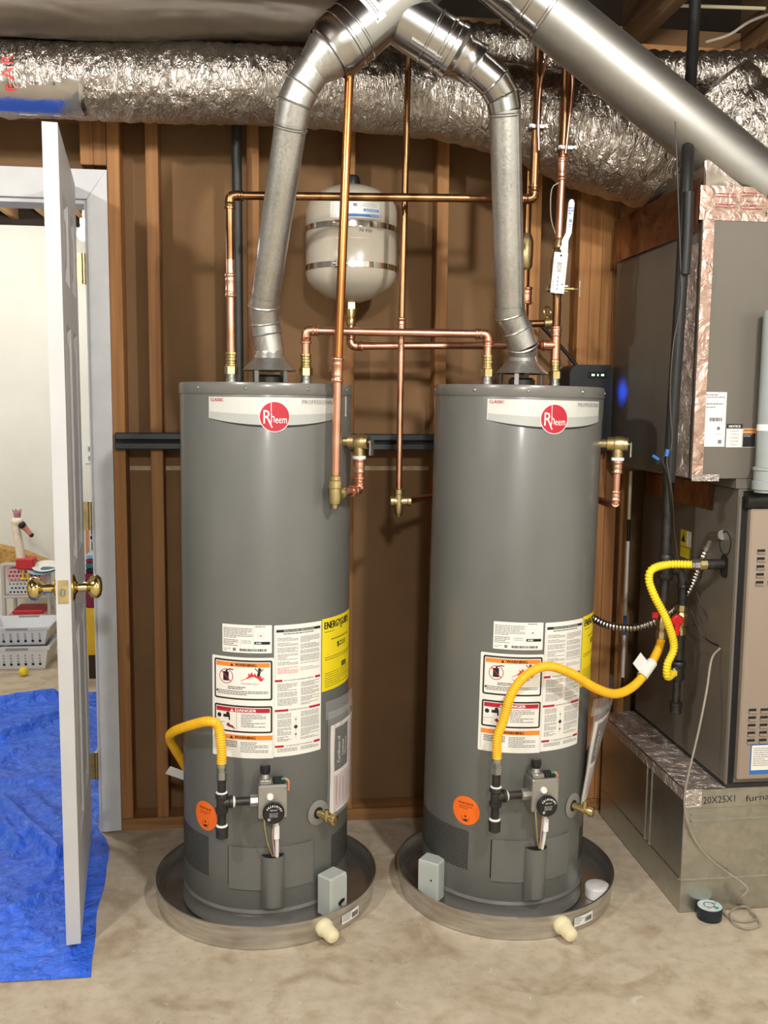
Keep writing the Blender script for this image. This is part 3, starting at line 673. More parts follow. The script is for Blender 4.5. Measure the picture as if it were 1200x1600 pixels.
    for (z1, z0) in ((.665, .603), (.586, .508)):
        for (u0_, u1_) in ((.011, .064), (.074, .129)):
            v = z1
            while v > z0+.003:
                n = random.choice((4, 6, 8)); L.fine(u0_ if z1 > .6 else u0_, v, u1_ if (z1 > .6 or u0_ > .05) else .048, max(z0, v-n*.0034), .0034, 'inkg', 1, h=.42); v -= n*.0034+.0025
    L.disc(.060, .548, .005, 'ink', 2, 10); L.line((.060, .575), (.060, .516), .0006, 'inkg', 2); L.disc(.060, .568, .002, 'ink', 2, 8); L.disc(.060, .528, .003, 'inkg', 2, 8)
    L.fine(.011, .4925, .064, .480, .0034, 'inkg', 1); L.fine(.074, .4925, .129, .480, .0034, 'inkg', 1)
    for q in (((.006, .810), (.006, .6800)), ((.134, .810), (.134, .6800))): L.line(*q, .0005, 'inkg', 1)
    L.build('instruction_label', h)
    # energy label
    L = Lab(cylmap); L.rect(.1395, .626, .305, .822, 'eyellow', 0)
    L.text('ENERGYGUIDE', .212, .803, .019, 'ink', 1, w=.128, bold=.0010); L.poly([(.218, .791), (.228, .791), (.223, .783)], 'ink', 1); L.line((.223, .80), (.223, .788), .002, 'ink', 1)
    L.fine(.148, .786, .19, .778, .005, 'ink', 1, h=.3); L.fine(.175, .764, .27, .757, .006, 'ink', 1, h=.4)
    L.text('$231', .226, .745, .0135, 'ink', 1, w=.050, bold=.0006); L.line((.160, .724), (.285, .727), .003, 'ink', 1)
    L.fine(.15, .717, .29, .700, .006, 'ink', 1, h=.25); L.rect(.228, .678, .258, .691, 'ink', 1); L.text('kWh', .243, .6845, .006, 'eyellow', 2)
    L.fine(.15, .674, .29, .632, .006, 'ink', 1, h=.2); L.build('energy_label', h)
    # orange sticker
    L = Lab(cylmap, .0006); L.disc(-.194, .292, .041, 'sticker', 0, 40, .97); L.text('DO NOT BLOCK', -.194, .312, .006, 'ink', 1, w=.045, bold=.0002)
    L.fine(-.214, .304, -.174, .288, .0055, 'ink', 1, h=.25); L.line((-.205, .276), (-.203, .262), .001, 'ink'); L.line((-.183, .276), (-.185, .262), .001, 'ink')
    L.disc(-.194, .276, .003, 'ink', 1, 10); L.rect(-.2, .262, -.188, .268, 'ink', 1); L.build('orange_sticker', h)
    # perforated air intakes
    for (a0, a1, z0, z1) in ((-108, -45, .128, .236), (46, 100, .118, .214)):
        L = Lab(cylmap, .0004); u = R*rad(a0); j = 0
        while u < R*rad(a1):
            v = z0+(.0029 if j % 2 else 0)
            while v < z1: L.disc(u, v, .00235, 'dark', 0, 6); v += .0058
            u += .0054; j += 1
        L.build('air_intake_grille', h)
    # burner access door with wire chute
    d = MB()
    n = 28; ua = [-29+57*i/n for i in range(n+1)]
    def pan(rf, z0, z1):
        vv = [pol(a, rf, z) for z in (z0, z1) for a in ua]+[pol(a, R-.001, z) for z in (z0, z1) for a in ua]; k = n+1; ff = []
        for i in range(n): ff += [(i, i+1, k+i+1, k+i), (i, 2*k+i, 2*k+i+1, i+1), (k+i, k+i+1, 3*k+i+1, 3*k+i)]
        ff += [(0, k, 3*k, 2*k), (k-1, 3*k-1, 4*k-1, 2*k-1)]; return vv, ff
    d.add(*pan(R+.0045, .112, .228)); ad = d.build('access_door', M['tank'], h, 35)
    for a in (-29.6, 28.6):
        MB().add([pol(a-.35, R+.0003, .118), pol(a+.35, R+.0003, .118), pol(a+.35, R+.0003, .226), pol(a-.35, R+.0003, .226)], [(0, 1, 2, 3)]).build('door_slot', M['dark'], ad, 0)
    c = MB(); prof = []; N_ = 16; secs = []
    for (z, o_) in ((.060, .012), (.074, .030), (.20, .030), (.212, .030)):
        secs.append([Vector((.031*sin(t), -(R+.002)-o_*max(0, cos(t)), z)) for t in [-pi*.62+1.24*pi*i/N_ for i in range(N_+1)]])
    vv = [q for s_ in secs for q in s_]; k = N_+1
    c.add(vv, [(j*k+i, j*k+i+1, (j+1)*k+i+1, (j+1)*k+i) for j in range(3) for i in range(N_)]+[tuple(range(k-1, -1, -1))])
    c.build('wire_chute', M['tank'], ad, 35)
    MB().prism([(.027*sin(t), -(R+.004)-.026*max(0, cos(t)), .2105) for t in [-pi*.5+pi*i/N_ for i in range(N_+1)]], (0, 0, .001)).build('chute_opening', M['dark'], ad, 0)
    # gas control valve
    gv = MB().box(-.041, -.288, .332, .031, -.236, .420, .003).build('gas_control_valve', M['zinc'], h, 30)
    MB().box(-.0415, -.2925, .334, .0315, -.2875, .419, .002).build('valve_cover', mat('valve_plate', srgb(166, 164, 158), .4, .6, .05, 8), gv, 30)
    MB().box(-.038, -.284, .4195, -.006, -.244, .432, .002).lathe([(.013, 0), (.010, .010)], (-.022, -.262, .4315), (0, 0, 1), 12).build('valve_neck', M['zinc'], gv)
    m = MB(); nk = 14; prof = []
    m.lathe([(.009, 0), (.0125, .006), (.0135, .016), (.013, .024), (.009, .026), (0, .026)], (-.022, -.262, .440), (0, 0, 1), 14).build('pilot_knob', M['plastic_black'], gv, 25)
    m = MB().lathe([(.026, 0), (.0275, .003), (.0275, .013), (.025, .016), (0, .016)], (-.004, -.2925, .352), (0, -1, 0), 36).build('temperature_dial', M['plastic_black'], gv)
    L = Lab(lambda u, v, o_: Vector((-.004+u, -.3086-o_, .352+v)), .0002)
    for i in range(9):
        a = -.9+i*.26; L.line((.0185*sin(a), .0185*cos(a)), (.0235*sin(a), .0235*cos(a)), .0028 if i % 2 else .0018, 'label')
    L.text('VERY HOT', 0, .010, .004, 'label', 1, w=.018); L.fine(-.011, .002, .011, -.010, .004, 'inkg2', 1); L.disc(-.012, -.014, .004, 'inkg2', 1, 10); L.build('dial_marks', m)
    MB().lathe([(.009, 0), (.009, .004), (.007, .007), (0, .0075)], (-.012, -.2925, .392), (0, -1, 0), 18).build('igniter_button', M['whitepl'], gv)
    MB().box(-.002, -.282, .4195, .026, -.246, .4265, .002).build('terminal_block', M['plastic_black'], gv, 30)
    MB().tube(spline([(.02, -.268, .4262), (.03, -.270, .4275), (.037, -.268, .418), (.037, -.262, .39)], .004), .0028, 8).build('thermostat_lead', M['poster'], gv)
    MB().lathe([(.005, 0), (.005, .008)], (.0205, -.268, .4262), (1, 0, .1), 10).build('lead_connector', M['green'], gv)
    for p in ((-.036, .413), (.027, .413), (-.036, .342)): MB().lathe([(.0026, 0), (.002, .0015), (0, .0018)], (p[0], -.2925, p[1]), (0, -1, 0), 8).build('screw', M['zinc'], gv)
    MB().tube(spline([(-.026, -.278, .333), (-.024, -.282, .30), (-.014, -.272, .25), (.0, -.255, .207)], .008), .0020, 8).build('pilot_tube', M['brass'], gv)
    MB().tube(spline([(.004, -.272, .322), (.006, -.274, .29), (.008, -.266, .25), (.009, -.252, .207)], .008), .0048, 8).build('thermocouple_sleeve', M['whitepl'], gv)
    MB().tube(spline([(.0, -.270, .322), (-.004, -.274, .28), (.0, -.262, .24), (.002, -.252, .207)], .008), .0018, 6).build('ignition_wire', M['pinkw'], gv)
    MB().box(-.001, -.281, .270, .013, -.268, .306, .002).build('wire_plug', M['whitepl'], gv, 30)
    MB().cyl((.006, -.27, .300), (.005, -.27, .335), .006, seg=10).build('wire_collar', M['whitepl'], gv)
    # drain valve
    dv = MB().lathe([(.034, 0), (.034, .002), (.031, .003), (.016, .0035), (.016, .0005)], pol(32, R+.0002, .298), radial(32), 30).build('drain_escutcheon', M['alarm'], h)
    dv.data.materials[0] = mat('escutcheon_grey', srgb(132, 130, 126), .5)
    MB().lathe([(.0155, .0037), (.0155, .004), (0, .004)], pol(32, R+.0002, .298), radial(32), 20).build('drain_opening', M['dark'], dv)
    m = MB(); p = pol(32, R+.002, .298); m.lathe([(.010, 0), (.010, .026), (.013, .027), (.013, .036), (.010, .038), (.010, .046), (.0145, .047), (.0145, .058), (.011, .060), (.007, .060), (.006, .052), (0, .052)], p, radial(32)+Vector((.25, 0, -.1)), 18)
    m.cyl(p+radial(32)*.036, p+radial(32)*.036+Vector((0, 0, .02)), .006, seg=10); m.build('drain_valve', M['brass'], h)
    # relief valve
    A_ = 57; q = pol(A_, R-.002, 1.284); ax = radial(A_)
    tv = MB().lathe([(.0125, 0), (.0125, .018), (.019, .020), (.019, .038), (.021, .040), (.021, .060), (.018, .064), (.018, .074), (0, .074)], q, ax, 20).build('relief_valve', M['brassold'], h)
    e = q+ax*.048
    MB().cyl(e, e+Vector((0, 0, -.042)), .0155, seg=16).build('valve_outlet', M['brassold'], tv)
    MB().cyl(e+Vector((0, 0, -.036)), e+Vector((0, 0, -.044)), .0175, seg=16).build('outlet_collar', M['whitepl'], tv)
    e2 = q+ax*.076
    MB().box(-.012, -.002, -.034, .012, .002, .006, .001, Matrix.Translation(e2+ax*.006) @ Matrix.Rotation(rad(A_)+.0, 4, 'Z')).cyl(q+ax*.07, e2+ax*.008, .004, seg=8).build('test_lever', M['zinc'], tv, 30)
    # water nipples
    for x in (-.094, .107):
        MB().lathe([(.015, HT-.004), (.015, HT+.012), (.0135, HT+.013), (.0135, HT+.03)], (x, 0, 0), (0, 0, 1), 16).build('water_nipple', M['zinc'], h)
    # draft hood
    hx = .008
    hd = MB().lathe([(.0715, 1.468), (.0735, 1.469), (.046, 1.499), (.043, 1.503), (.0425, 1.509), (.040, 1.512), (.0385, 1.532), (.0365, 1.532), (.0375, 1.510), (.042, 1.499), (.0700, 1.4695)], (hx, 0, 0), (0, 0, 1), 40, cap=False).build('draft_hood', M['galv'], h)
    for a in (35, 145, 215, 325):
        b0 = pol(a, .066, 0)+Vector((hx, 0, 0)); Mx = Matrix.Translation(b0) @ Matrix.Rotation(rad(a), 4, 'Z')
        MB().box(-.006, -.0012, HT-.003, .006, .0012, 1.474, 0, Mx).build('hood_leg', M['zinc'], hd, 0)
    MB().lathe([(.036, HT-.003), (.036, 1.452), (.034, 1.452), (.034, HT-.003)], (hx, 0, 0), (0, 0, 1), 28, cap=False).build('flue_outlet', M['dkiron'], hd)
    MB().lathe([(.03, 1.456), (.03, 1.458)], (hx, 0, 0), (0, 0, 1), 20).box(hx-.034, -.003, 1.446, hx+.034, .003, 1.456).build('flue_baffle', M['dkiron'], hd, 0)
    return h
def make_gas():
    g = thing('gas_pipe_tee', '', 'gas pipe'); x, y = -.132, -.262
    MB().lathe([(.0105, .392), (.0105, .438), (.011, .438)], (x, y, 0), (0, 0, 1), 16).build('nipple', M['iron'], g)
    m = MB().lathe([(.0155, .346), (.0165, .350), (.0165, .358), (.0135, .360), (.0135, .384), (.0165, .386), (.0165, .396), (.0155, .398)], (x, y, 0), (0, 0, 1), 18)
    m.lathe([(.0135, 0), (.0135, .018), (.0165, .020), (.0165, .028), (.012, .029)], (x, y, .372), (1, 0, 0), 18).build('tee', M['iron'], g)
    MB().lathe([(.0150, .397), (.0150, .399), (.011, .401)], (x, y, 0), (0, 0, 1), 18).lathe([(.0150, .028), (.0150, .030), (.011, .034)], (x, y, .372), (1, 0, 0), 18).build('thread_tape', M['whitepl'], g)
    MB().cyl((x+.028, y, .372), (x+.074, y, .372), .0105, seg=16).build('nipple', M['iron'], g)
    MB().lathe([(.014, .070), (.016, .072), (.016, .0905)], (x, y, .372), (1, 0, 0), 8).build('valve_bushing', M['zinc'], g)
    MB().cyl((x, y, .300), (x, y, .348), .0105, seg=16).build('drip_nipple', M['iron'], g)
    MB().lathe([(.013, .278), (.0155, .280), (.0155, .302), (.0165, .303), (.0165, .309), (.0155, .310)], (x, y, 0), (0, 0, 1), 18).build('cap', M['iron'], g)
    MB().lathe([(.0150, .309), (.0150, .3115), (.011, .314)], (x, y, 0), (0, 0, 1), 18).build('cap_thread_tape', M['whitepl'], g)
    MB().lathe([(.0135, .434), (.0145, .436), (.0145, .452)], (x, y, 0), (0, 0, 1), 6).lathe([(.0115, .450), (.0125, .453), (.0125, .476), (.0115, .478)], (x, y, 0), (0, 0, 1), 6).build('flare_nut', M['zinc'], g, 20)
    return g
h1 = make_heater(); g1 = make_gas()
HB = .012
def place(o, x, y, rz, tilt): o.location = (x, y, HB); o.rotation_euler = (0, tilt, rad(rz)); ORG[o] = Vector((x, y, HB))
h2 = copy_tree(h1); g2 = copy_tree(g1)
HL = (.002, 2.65, 4, .005); HR = (.682, 2.618, 8, .014)
for o in (h1, g1): place(o, *HL)
for o in (h2, g2): place(o, *HR)
for o, sidetxt in ((h1, 'tall grey gas water heater nearer the open white door'), (h2, 'tall grey gas water heater next to the furnace, long yellow hose across its labels')): tag(o, sidetxt, 'water heater', 'grey water heaters')
tag(g1, 'black iron gas pipe tee with drip leg on the water heater by the door', 'gas pipe', 'gas pipe tees'); tag(g2, 'black iron gas pipe tee with drip leg on the water heater by the furnace', 'gas pipe', 'gas pipe tees')
def HW(Hp, x, y, z):      # heater-local point to world
    return Matrix.Translation((Hp[0], Hp[1], HB)) @ Matrix.Rotation(rad(Hp[2]), 4, 'Z') @ Matrix.Rotation(Hp[3], 4, 'Y') @ Vector((x, y, z))
# ------------------------------------------------------------------ drain pans
def make_pan():
    p = thing('drain_pan', '', 'drain pan'); rp = .312
    MB().lathe([(rp-.014, 0), (rp-.006, .002), (rp-.001, .062), (rp+.002, .064), (rp+.002, .067), (rp-.002, .068), (rp-.005, .064), (rp-.010, .006), (rp-.018, .0045), (.05, .0045), (0, .0045)], seg=96).build('pan', M['pan'], p)
    return p
pan1 = make_pan(); pan2 = copy_tree(pan1)
PC = ((.003, 2.65), (.694, 2.62))
FIT = []
for o, (x, y), rz, lb, spec in ((pan1, PC[0], 0, 'round metal drain pan under the water heater by the door', (28.3, 46)), (pan2, PC[1], 0, 'round metal drain pan holding a loose white cap under the heater by the furnace', (15.0, 29))):
    o.location = (x, y, 0); tag(o, lb, 'drain pan', 'drain pans'); ORG[o] = Vector((x, y, 0))
    f = Vector((x, y, 0)); q = f+pol(spec[0], .305, .036); ax = radial(spec[0])+Vector((0, 0, -.12))
    k = MB().lathe([(.0225, 0), (.024, .002), (.024, .016), (.0215, .019), (.0205, .022), (.0195, .024), (.0195, .046), (.017, .054), (.009, .059), (0, .060)], q, ax, 24)
    k.build('drain_stub', M['pvc'], o)
    L = Lab(lambda u, v, off, f=f: f+Vector(((.3105+off)*sin(u/.31), -(.3105+off)*cos(u/.31), v)), .0006)
    c = .31*rad(spec[1]); L.rect(c-.035, .018, c+.035, .044, 'tag', 0); L.barcode(c+.004, .022, c+.030, .036, 'ink'); L.fine(c-.032, .042, c, .022, .005, 'inkg'); L.build('pan_sticker', o)
# leak alarms hooked over the pans
def alarm(loc, rz, lb, flip):
    a = thing('leak_alarm', lb, 'leak alarm', loc, 'leak alarms in the drain pans'); Mx = Matrix.Translation(loc) @ Matrix.Rotation(rad(rz), 4, 'Z')
    MB().box(-.032, -.026, 0, .032, .026, .112, .004, Mx).build('case', M['alarm'], a, 30)
    MB().box(-.0285, -.0285, .004, .0285, -.0258, .106, .002, Mx).build('cover', M['alarm'], a, 30)
    L = Lab(lambda u, v, o_: Mx @ Vector((u, -.0285-o_, v)), .0004)
    if flip: L.disc(.012, .062, .003, 'ink', 0, 12); L.disc(-.014, .014, .008, 'ink', 0, 14, .5)
    else: L.poly([(-.004, .028), (.018, .036), (.02, .044), (.008, .046), (-.006, .040)], 'ink', 0); L.rect(.0, .014, .012, .026, 'inkg', 0); L.fine(-.016, .012, .02, .004, .004, 'inkg', 0); L.line((.004, .026), (.004, .04), .004, 'ink', 0)
    L.build('alarm_print', a); return a
alarm((.177, 2.449, .034), 42, 'pale grey leak alarm box in the pan of the water heater by the door', False)
alarm((.4585, 2.503, .034), -38, 'pale grey leak alarm box in the pan of the water heater by the furnace', True)
# loose white cap in the right pan
cp = MB().lathe([(.032, 0), (.0355, .002), (.036, .028), (.0345, .032), (.031, .034), (0, .0345)], AZ(933, 1399, .006)+Vector((0, 0, .0)), (0, 0, 1), 36)
o = cp.build('plastic_cap', M['whitepl']); tag(o, 'round white plastic cap lying in the drain pan', 'cap')
o.location.z = .005
# ------------------------------------------------------------------ galvanized flue pipes
def beadpipe(mb, p0, p1, r, r1=None, bead=True, seg=36):
    p0 = Vector(p0); p1 = Vector(p1); d = p1-p0; L = d.length; r1 = r1 or r
    pr = [(r, 0), (r1, L)]
    if bead: pr = [(r+.0015, 0), (r+.0015, .012), (r, .013), (r1, L-.016), (r1+.003, L-.013), (r1+.003, L-.010), (r1, L-.007), (r1, L)]
    return mb.lathe(pr, p0, d, seg, cap=False)
def gore(mb, pts, r, seg=36):     # adjustable elbow: straight gores with raised seams
    pts = [Vector(p) for p in pts]
    for i in range(len(pts)-1):
        a, b = pts[i], pts[i+1]; d = (b-a).normalized(); rr = r*(1+.02*(i % 2))
        mb.lathe([(rr, -.004), (rr, (b-a).length+.004)], a, d, seg, cap=False)
    for i in range(1, len(pts)-1):
        d = ((pts[i]-pts[i-1]).normalized()+(pts[i+1]-pts[i]).normalized()).normalized(); mb.ring(pts[i], d, r*1.02, .0028, seg, 6)
    return mb
FG = 'galvanized flue pipes above the water heaters'
hl = HW(HL, .008, 0, 1.525); hr = HW(HR, .008, 0, 1.525)
fl = thing('flue_pipe', 'leaning galvanized flue pipe rising from the water heater by the door', 'flue pipe', hl, FG)
r3 = .0385
c0 = hl; c1 = A(414, 505, 2.645); c2 = A(412, 478, 2.63); c3 = A(455, 192, 2.45); c4 = A(460, 162, 2.435); c5 = A(472, 135, 2.43); c6 = A(492, 105, 2.42)
gore(MB(), [c0, c0.lerp(c1, .6), c1, c2, c2.lerp(c3, .05)], r3+.0012).build('lower_elbow', M['galv'], fl)
m = MB(); beadpipe(m, c2, c3, r3, r3+.001); fp = m.build('flue_section', M['galv'], fl)
d = (c3-c2).normalized(); sd = d.cross(Vector((0, 1, 0))).normalized()*-1
MB().tube([c2.lerp(c3, .03)+(sd*.45-Vector((0, .89, 0)))*r3*1.005, c2.lerp(c3, .95)+(sd*.45-Vector((0, .89, 0)))*(r3+.001)*1.005], .0022, 6).build('lock_seam', M['galv'], fp)
gore(MB(), [c3, c4, c5, c6], r3+.003).build('upper_elbow', M['galv'], fl)
w1 = A(512, 82, 2.42); w2 = A(556, 45, 2.42); w3 = A(720, -95, 2.40)
m = MB(); dv_ = (w2-c6).normalized(); m.lathe([(.042, 0), (.045, .01), (.058, .045), (.060, .05), (.060, .06), (.064, .062), (.064, .068)], c6-dv_*.01, dv_, 40, cap=False); m.build('increaser', M['galv'], fl)
# trunk of the wye
wy = thing('flue_wye', 'large galvanized wye joining both flue pipes at the top centre', 'flue pipe', A(590, 20, 2.42), FG)
s0 = c6+dv_*.045; dt = (w3-s0).normalized(); Lt = (w3-s0).length
m = MB().lathe([(.066, 0), (.069, .002), (.069, .010), (.074, .020), (.074, .052), (.077, .054), (.077, .060), (.0745, .062), (.0745, .080), (.077, .082), (.077, .086), (.075, .088), (.075, Lt)], s0, dt, 48, cap=False)
trunk = m.build('trunk', M['galvnew'], wy)
sx = dt.cross(Vector((0, 1, 0))).normalized(); 
L = Lab(lambda u, v, o_: s0+dt*(.115+v)+(sx*sin(u/.075)*-1+Vector((0, -1, 0))*cos(u/.075))*(.0752+o_), .0006)
L.rect(-.085, 0, .035, .028, 'label', 0); L.fine(-.078, .024, .02, .004, .006, 'inkg', 1); L.rect(-.082, .004, -.060, .022, 'ink', 1); L.disc(.028, .006, .002, 'ink', 1, 8); L.build('maker_label', trunk)
v0 = A(745, 103, 2.43); v1 = A(716, 82, 2.43); v2 = A(678, 58, 2.425); v3 = A(600, 8, 2.42); db = (v3-v0).normalized()
m = MB().lathe([(.0535, 0), (.0535, .006), (.052, .008), (.052, .040), (.057, .046), (.057, .050), (.0665, .060), (.069, .062), (.069, .075), (.067, .077), (.067, .090), (.070, .092), (.070, .098), (.0665, .10), (.0665, .128), (.069, .130), (.069, .134), (.0665, .136), (.0665, (v3-v0).length)], v0, db, 44, cap=False)
br = m.build('branch', M['galvnew'], wy)
mid = v0.lerp(v3, .62); m = MB(); m.box(-.010, -.012, -.002, .075, .012, .002, .001, Matrix.Translation(mid+Vector((-.02, -.046, -.048))) @ db.to_track_quat('-X', 'Z').to_matrix().to_4x4() @ Matrix.Rotation(.7, 4, 'X')); m.build('seam_flange', M['galvnew'], br, 20)
fr_ = thing('flue_pipe', 'upright galvanized flue pipe rising from the water heater by the furnace', 'flue pipe', hr, FG)
e0 = hr; EE = 0; e1 = A(817, 540, 2.605); e2 = A(808, 515, 2.60); e3 = A(797, 492, 2.59); e4 = A(789, 172, 2.45); e5 = A(785, 150, 2.445); e6 = A(772, 128, 2.435); e7 = v0+db*.015
gore(MB(), [e0, e1, e2, e3, e3.lerp(e4, .04)], r3+.0015).build('lower_elbow', M['galv'], fr_)
fp = beadpipe(MB(), e3, e4, r3, r3+.001).build('flue_section', M['galv'], fr_)
MB().tube([e3.lerp(e4, .03)+Vector((.6, -.8, 0))*r3*1.005, e3.lerp(e4, .96)+Vector((.6, -.8, 0))*(r3+.001)*1.005], .0022, 6).build('lock_seam', M['galv'], fp)
gore(MB(), [e4, e5, e6, e7], .0415).build('upper_elbow', M['galvnew'], fr_)
# big diagonal flue from the furnace
dg0 = A(690, -112, 2.46); dg1 = A(838, 5, 2.46); dg2 = A(1420, 476, 2.46)
fd = thing('flue_pipe', 'large diagonal galvanized flue pipe sloping down to the right above the furnace', 'flue pipe', dg2, 'diagonal flue')
dd = (dg2-dg1).normalized()
MB().lathe([(.076, 0), (.076, (dg2-dg1).length)], dg1, dd, 48, cap=False).build('flue_section', M['galvdull'], fd)
m = MB().lathe([(.0765, -.24), (.0765, -.02), (.079, -.018), (.079, -.012), (.077, -.010), (.077, .028), (.080, .030), (.080, .036), (.0765, .038)], dg1, dd, 48, cap=False); fe = m.build('flue_collar', M['galvnew'], fd)
# ------------------------------------------------------------------ copper plumbing
CR = .0111
def pipe(par, pts, name='pipe', mt='copper', r=CR, fr=0): return MB().tube(fillet(pts, fr) if fr else pts, r, 16).build(name, M[mt], par)
def coupling(par, p, ax, L=.05, r=CR, mt='copper', name='coupling'):
    q = r+.0022; b = r+.0042
    ax = Vector(ax).normalized(); p = Vector(p)-ax*L/2
    return MB().lathe([(r, 0), (q, 0), (b, .003), (b, .006), (q, .009), (q, .014), (b-.001, .017), (q, .020), (q, L-.020), (b-.001, L-.017), (q, L-.014), (q, L-.009), (b, L-.006), (b, L-.003), (q, L), (r, L)], p, ax, 18, cap=False).build(name, M[mt], par)
def elbow(par, p, d1, d2, r=CR, mt='copper', leg=.034, name='elbow'):
    p = Vector(p); d1 = Vector(d1).normalized(); d2 = Vector(d2).normalized(); q = r+.0022
    m = MB().tube(fillet([p+d1*leg, p, p+d2*leg], .022, 8), q, 16)
    for d in (d1, d2): m.lathe([(r, 0), (r+.0042, .001), (r+.0042, .005), (q, .007), (q, .012), (r+.0034, .014), (q, .017)], p+d*(leg+.001), -d, 16, cap=False)
    return m.build(name, M[mt], par)
def adapter(par, p, L=.058):      # brass female adapter on a heater nipple, going up
    p = Vector(p); m = MB().lathe([(.0185, 0), (.0185, .020)], p, (0, 0, 1), 6)
    m.lathe([(.014, .020), (.015, .022), (.015, .027), (.013, .029), (.013, .034), (.015, .036), (.015, .042), (.013, .044), (.013, L-.008), (.015, L-.006), (.015, L), (CR, L)], p, (0, 0, 1), 16)
    return m.build('brass_adapter', M['brass'], par, 25)
def nip(Hp, x): return HW(Hp, x, 0, HT+.024)
PG = 'copper water pipes over the heaters'
up = Vector((0, 0, 1)); dn_ = Vector((0, 0, -1)); rt = Vector((1, 0, 0)); lf = -rt
# cold header: from left nipple of the left heater up and across to the riser
a = nip(HL, -.094); t = thing('copper_pipe', 'aged copper pipe crossing the expansion tank, dropping to the heater by the door', 'copper pipe', a, PG)
adapter(t, a)
top = A(355, 312, 2.70); top.x = a.x; top.y = a.y; cross = A(834, 311, 2.64)
k = a+up*.30
pipe(t, [a+up*.05, k], 'pipe', 'copper'); coupling(t, Vector((a.x, a.y, A(357, 446, a.y).z)), up, .062); pipe(t, [k, top], 'pipe', 'oldcopper')
elbow(t, top, dn_, cross-top, mt='oldcopper'); pipe(t, [top, cross], 'pipe', 'oldcopper'); elbow(t, cross, top-cross, up, mt='oldcopper')
pipe(t, [cross, Vector((cross.x+.006, cross.y, 2.535))], 'riser', 'oldcopper', .0125)
# cross-over between the tanks
b0 = nip(HL, .107); b1 = nip(HR, -.094); t = thing('copper_pipe', 'bright copper crossover pipe joining the tops of both water heaters', 'copper pipe', b0, PG)
adapter(t, b0); adapter(t, b1); z = 1.590
q0 = Vector((b0.x, b0.y, z)); q1 = Vector((b1.x, b1.y, z-.004))
pipe(t, [b0+up*.05, q0]); pipe(t, [q0, q1]); pipe(t, [b1+up*.05, q1]); elbow(t, q0, dn_, q1-q0); elbow(t, q1, q0-q1, dn_)
# expansion tank branch and right riser
ex = A(549, 380, 2.945); ebz = 1.70
p0 = Vector((ex.x, ex.y, ebz-.02)); n2 = nip(HR, .107)
t = thing('copper_pipe', 'copper riser with white-tagged ball valve on the heater by the furnace', 'copper pipe', n2, PG)
adapter(t, n2, .05)
tee = Vector((n2.x, n2.y, 1.560)); vt = A(876, 428, n2.y); vt.x = n2.x; 
pipe(t, [n2+up*.04, tee+up*.06])
m = MB().lathe([(.0155, -.045), (.0155, -.040), (.0135, -.038), (.0135, .038), (.0155, .040), (.0155, .045)], tee, up, 18); m.lathe([(.0133, 0), (.0133, .030), (.0155, .032), (.0155, .038), (CR, .040)], tee, lf, 18); m.build('tee', M['copper'], t)
zt = lambda py: A(870, py, n2.y).z
pipe(t, [tee+up*.045, Vector((n2.x, n2.y, zt(458)))], 'pipe', 'oldcopper', .0115)
coupling(t, Vector((n2.x, n2.y, zt(518))), up, .03)
vz0, vz1 = zt(462), zt(372)
m = MB().lathe([(.0115, vz0), (.016, vz0+.004), (.016, vz0+.022), (.0125, vz0+.026), (.020, vz0+.055), (.021, vz0+.075), (.020, vz0+.095), (.0125, vz1-.03), (.016, vz1-.026), (.016, vz1-.006), (.0115, vz1)], (n2.x, n2.y, 0), up, 18); bv = m.build('ball_valve', M['brassold'], t)
vc = Vector((n2.x, n2.y, (vz0+vz1)/2+.045))
MB().cyl(vc+Vector((.0, -.016, 0)), vc+Vector((.0, -.040, 0)), .008, seg=12).build('valve_stem', M['zinc'], bv)
hb = vc+Vector((.004, -.038, -.01)); 
m = MB(); L_ = .135; pts = [(-.008, -.006), (.009, -.006), (.010, .03), (.018, .05), (.024, L_-.006), (.021, L_+.002), (.016, L_+.004), (.011, L_+.002), (.008, L_-.006), (.003, .05), (-.008, .03)]
m.prism([hb+Vector((x, 0, z_)) for x, z_ in pts], (0, -.004, 0)); vh = m.build('valve_handle', M['whitepl'], bv, 20)
L = Lab(lambda u, v, o_: hb+Vector((u, -.0043-o_, v)), .0003); L.fine(.0075, .118, .022, .092, .007, 'tagblue', 0, h=.7); L.disc(.014, .082, .005, 'tagblue', 0, 14); L.fine(.009, .074, .018, .060, .006, 'tagblue', 0); L.build('handle_print', vh)
# paper tag
tg0 = vc+Vector((-.020, -.046, -.012)); Mt = Matrix.Translation(tg0) @ Matrix.Rotation(.08, 4, 'Y')
tgo = thing('valve_tag', 'white paper tag hanging from the ball valve handle', 'tag', tg0)
MB().box(-.005, -.0006, -.108, .033, .0006, 0, .0, Mt).build('card', M['tag'], tgo, 0)
L = Lab(lambda u, v, o_: Mt @ Vector((u, -.0006-o_, v)), .0003); L.text('BOX', .013, -.040, .013, 'ink', 0, rot=-pi/2, w=.026); L.text('THIS VALVE SERVES', .000, -.056, .006, 'tagblue', 0, rot=-pi/2, w=.08)
for i in range(4): L.line((.012, -.064-i*.01), (.012, -.070-i*.01), .003, 'inkg', 0); L.line((.026, -.02-i*.012), (.026, -.028-i*.012), .002, 'inkg2', 0)
L.disc(.025, -.084, .002, 'ink', 0, 8); L.disc(.014, -.008, .003, 'ink', 0, 10); L.build('tag_print', tgo)
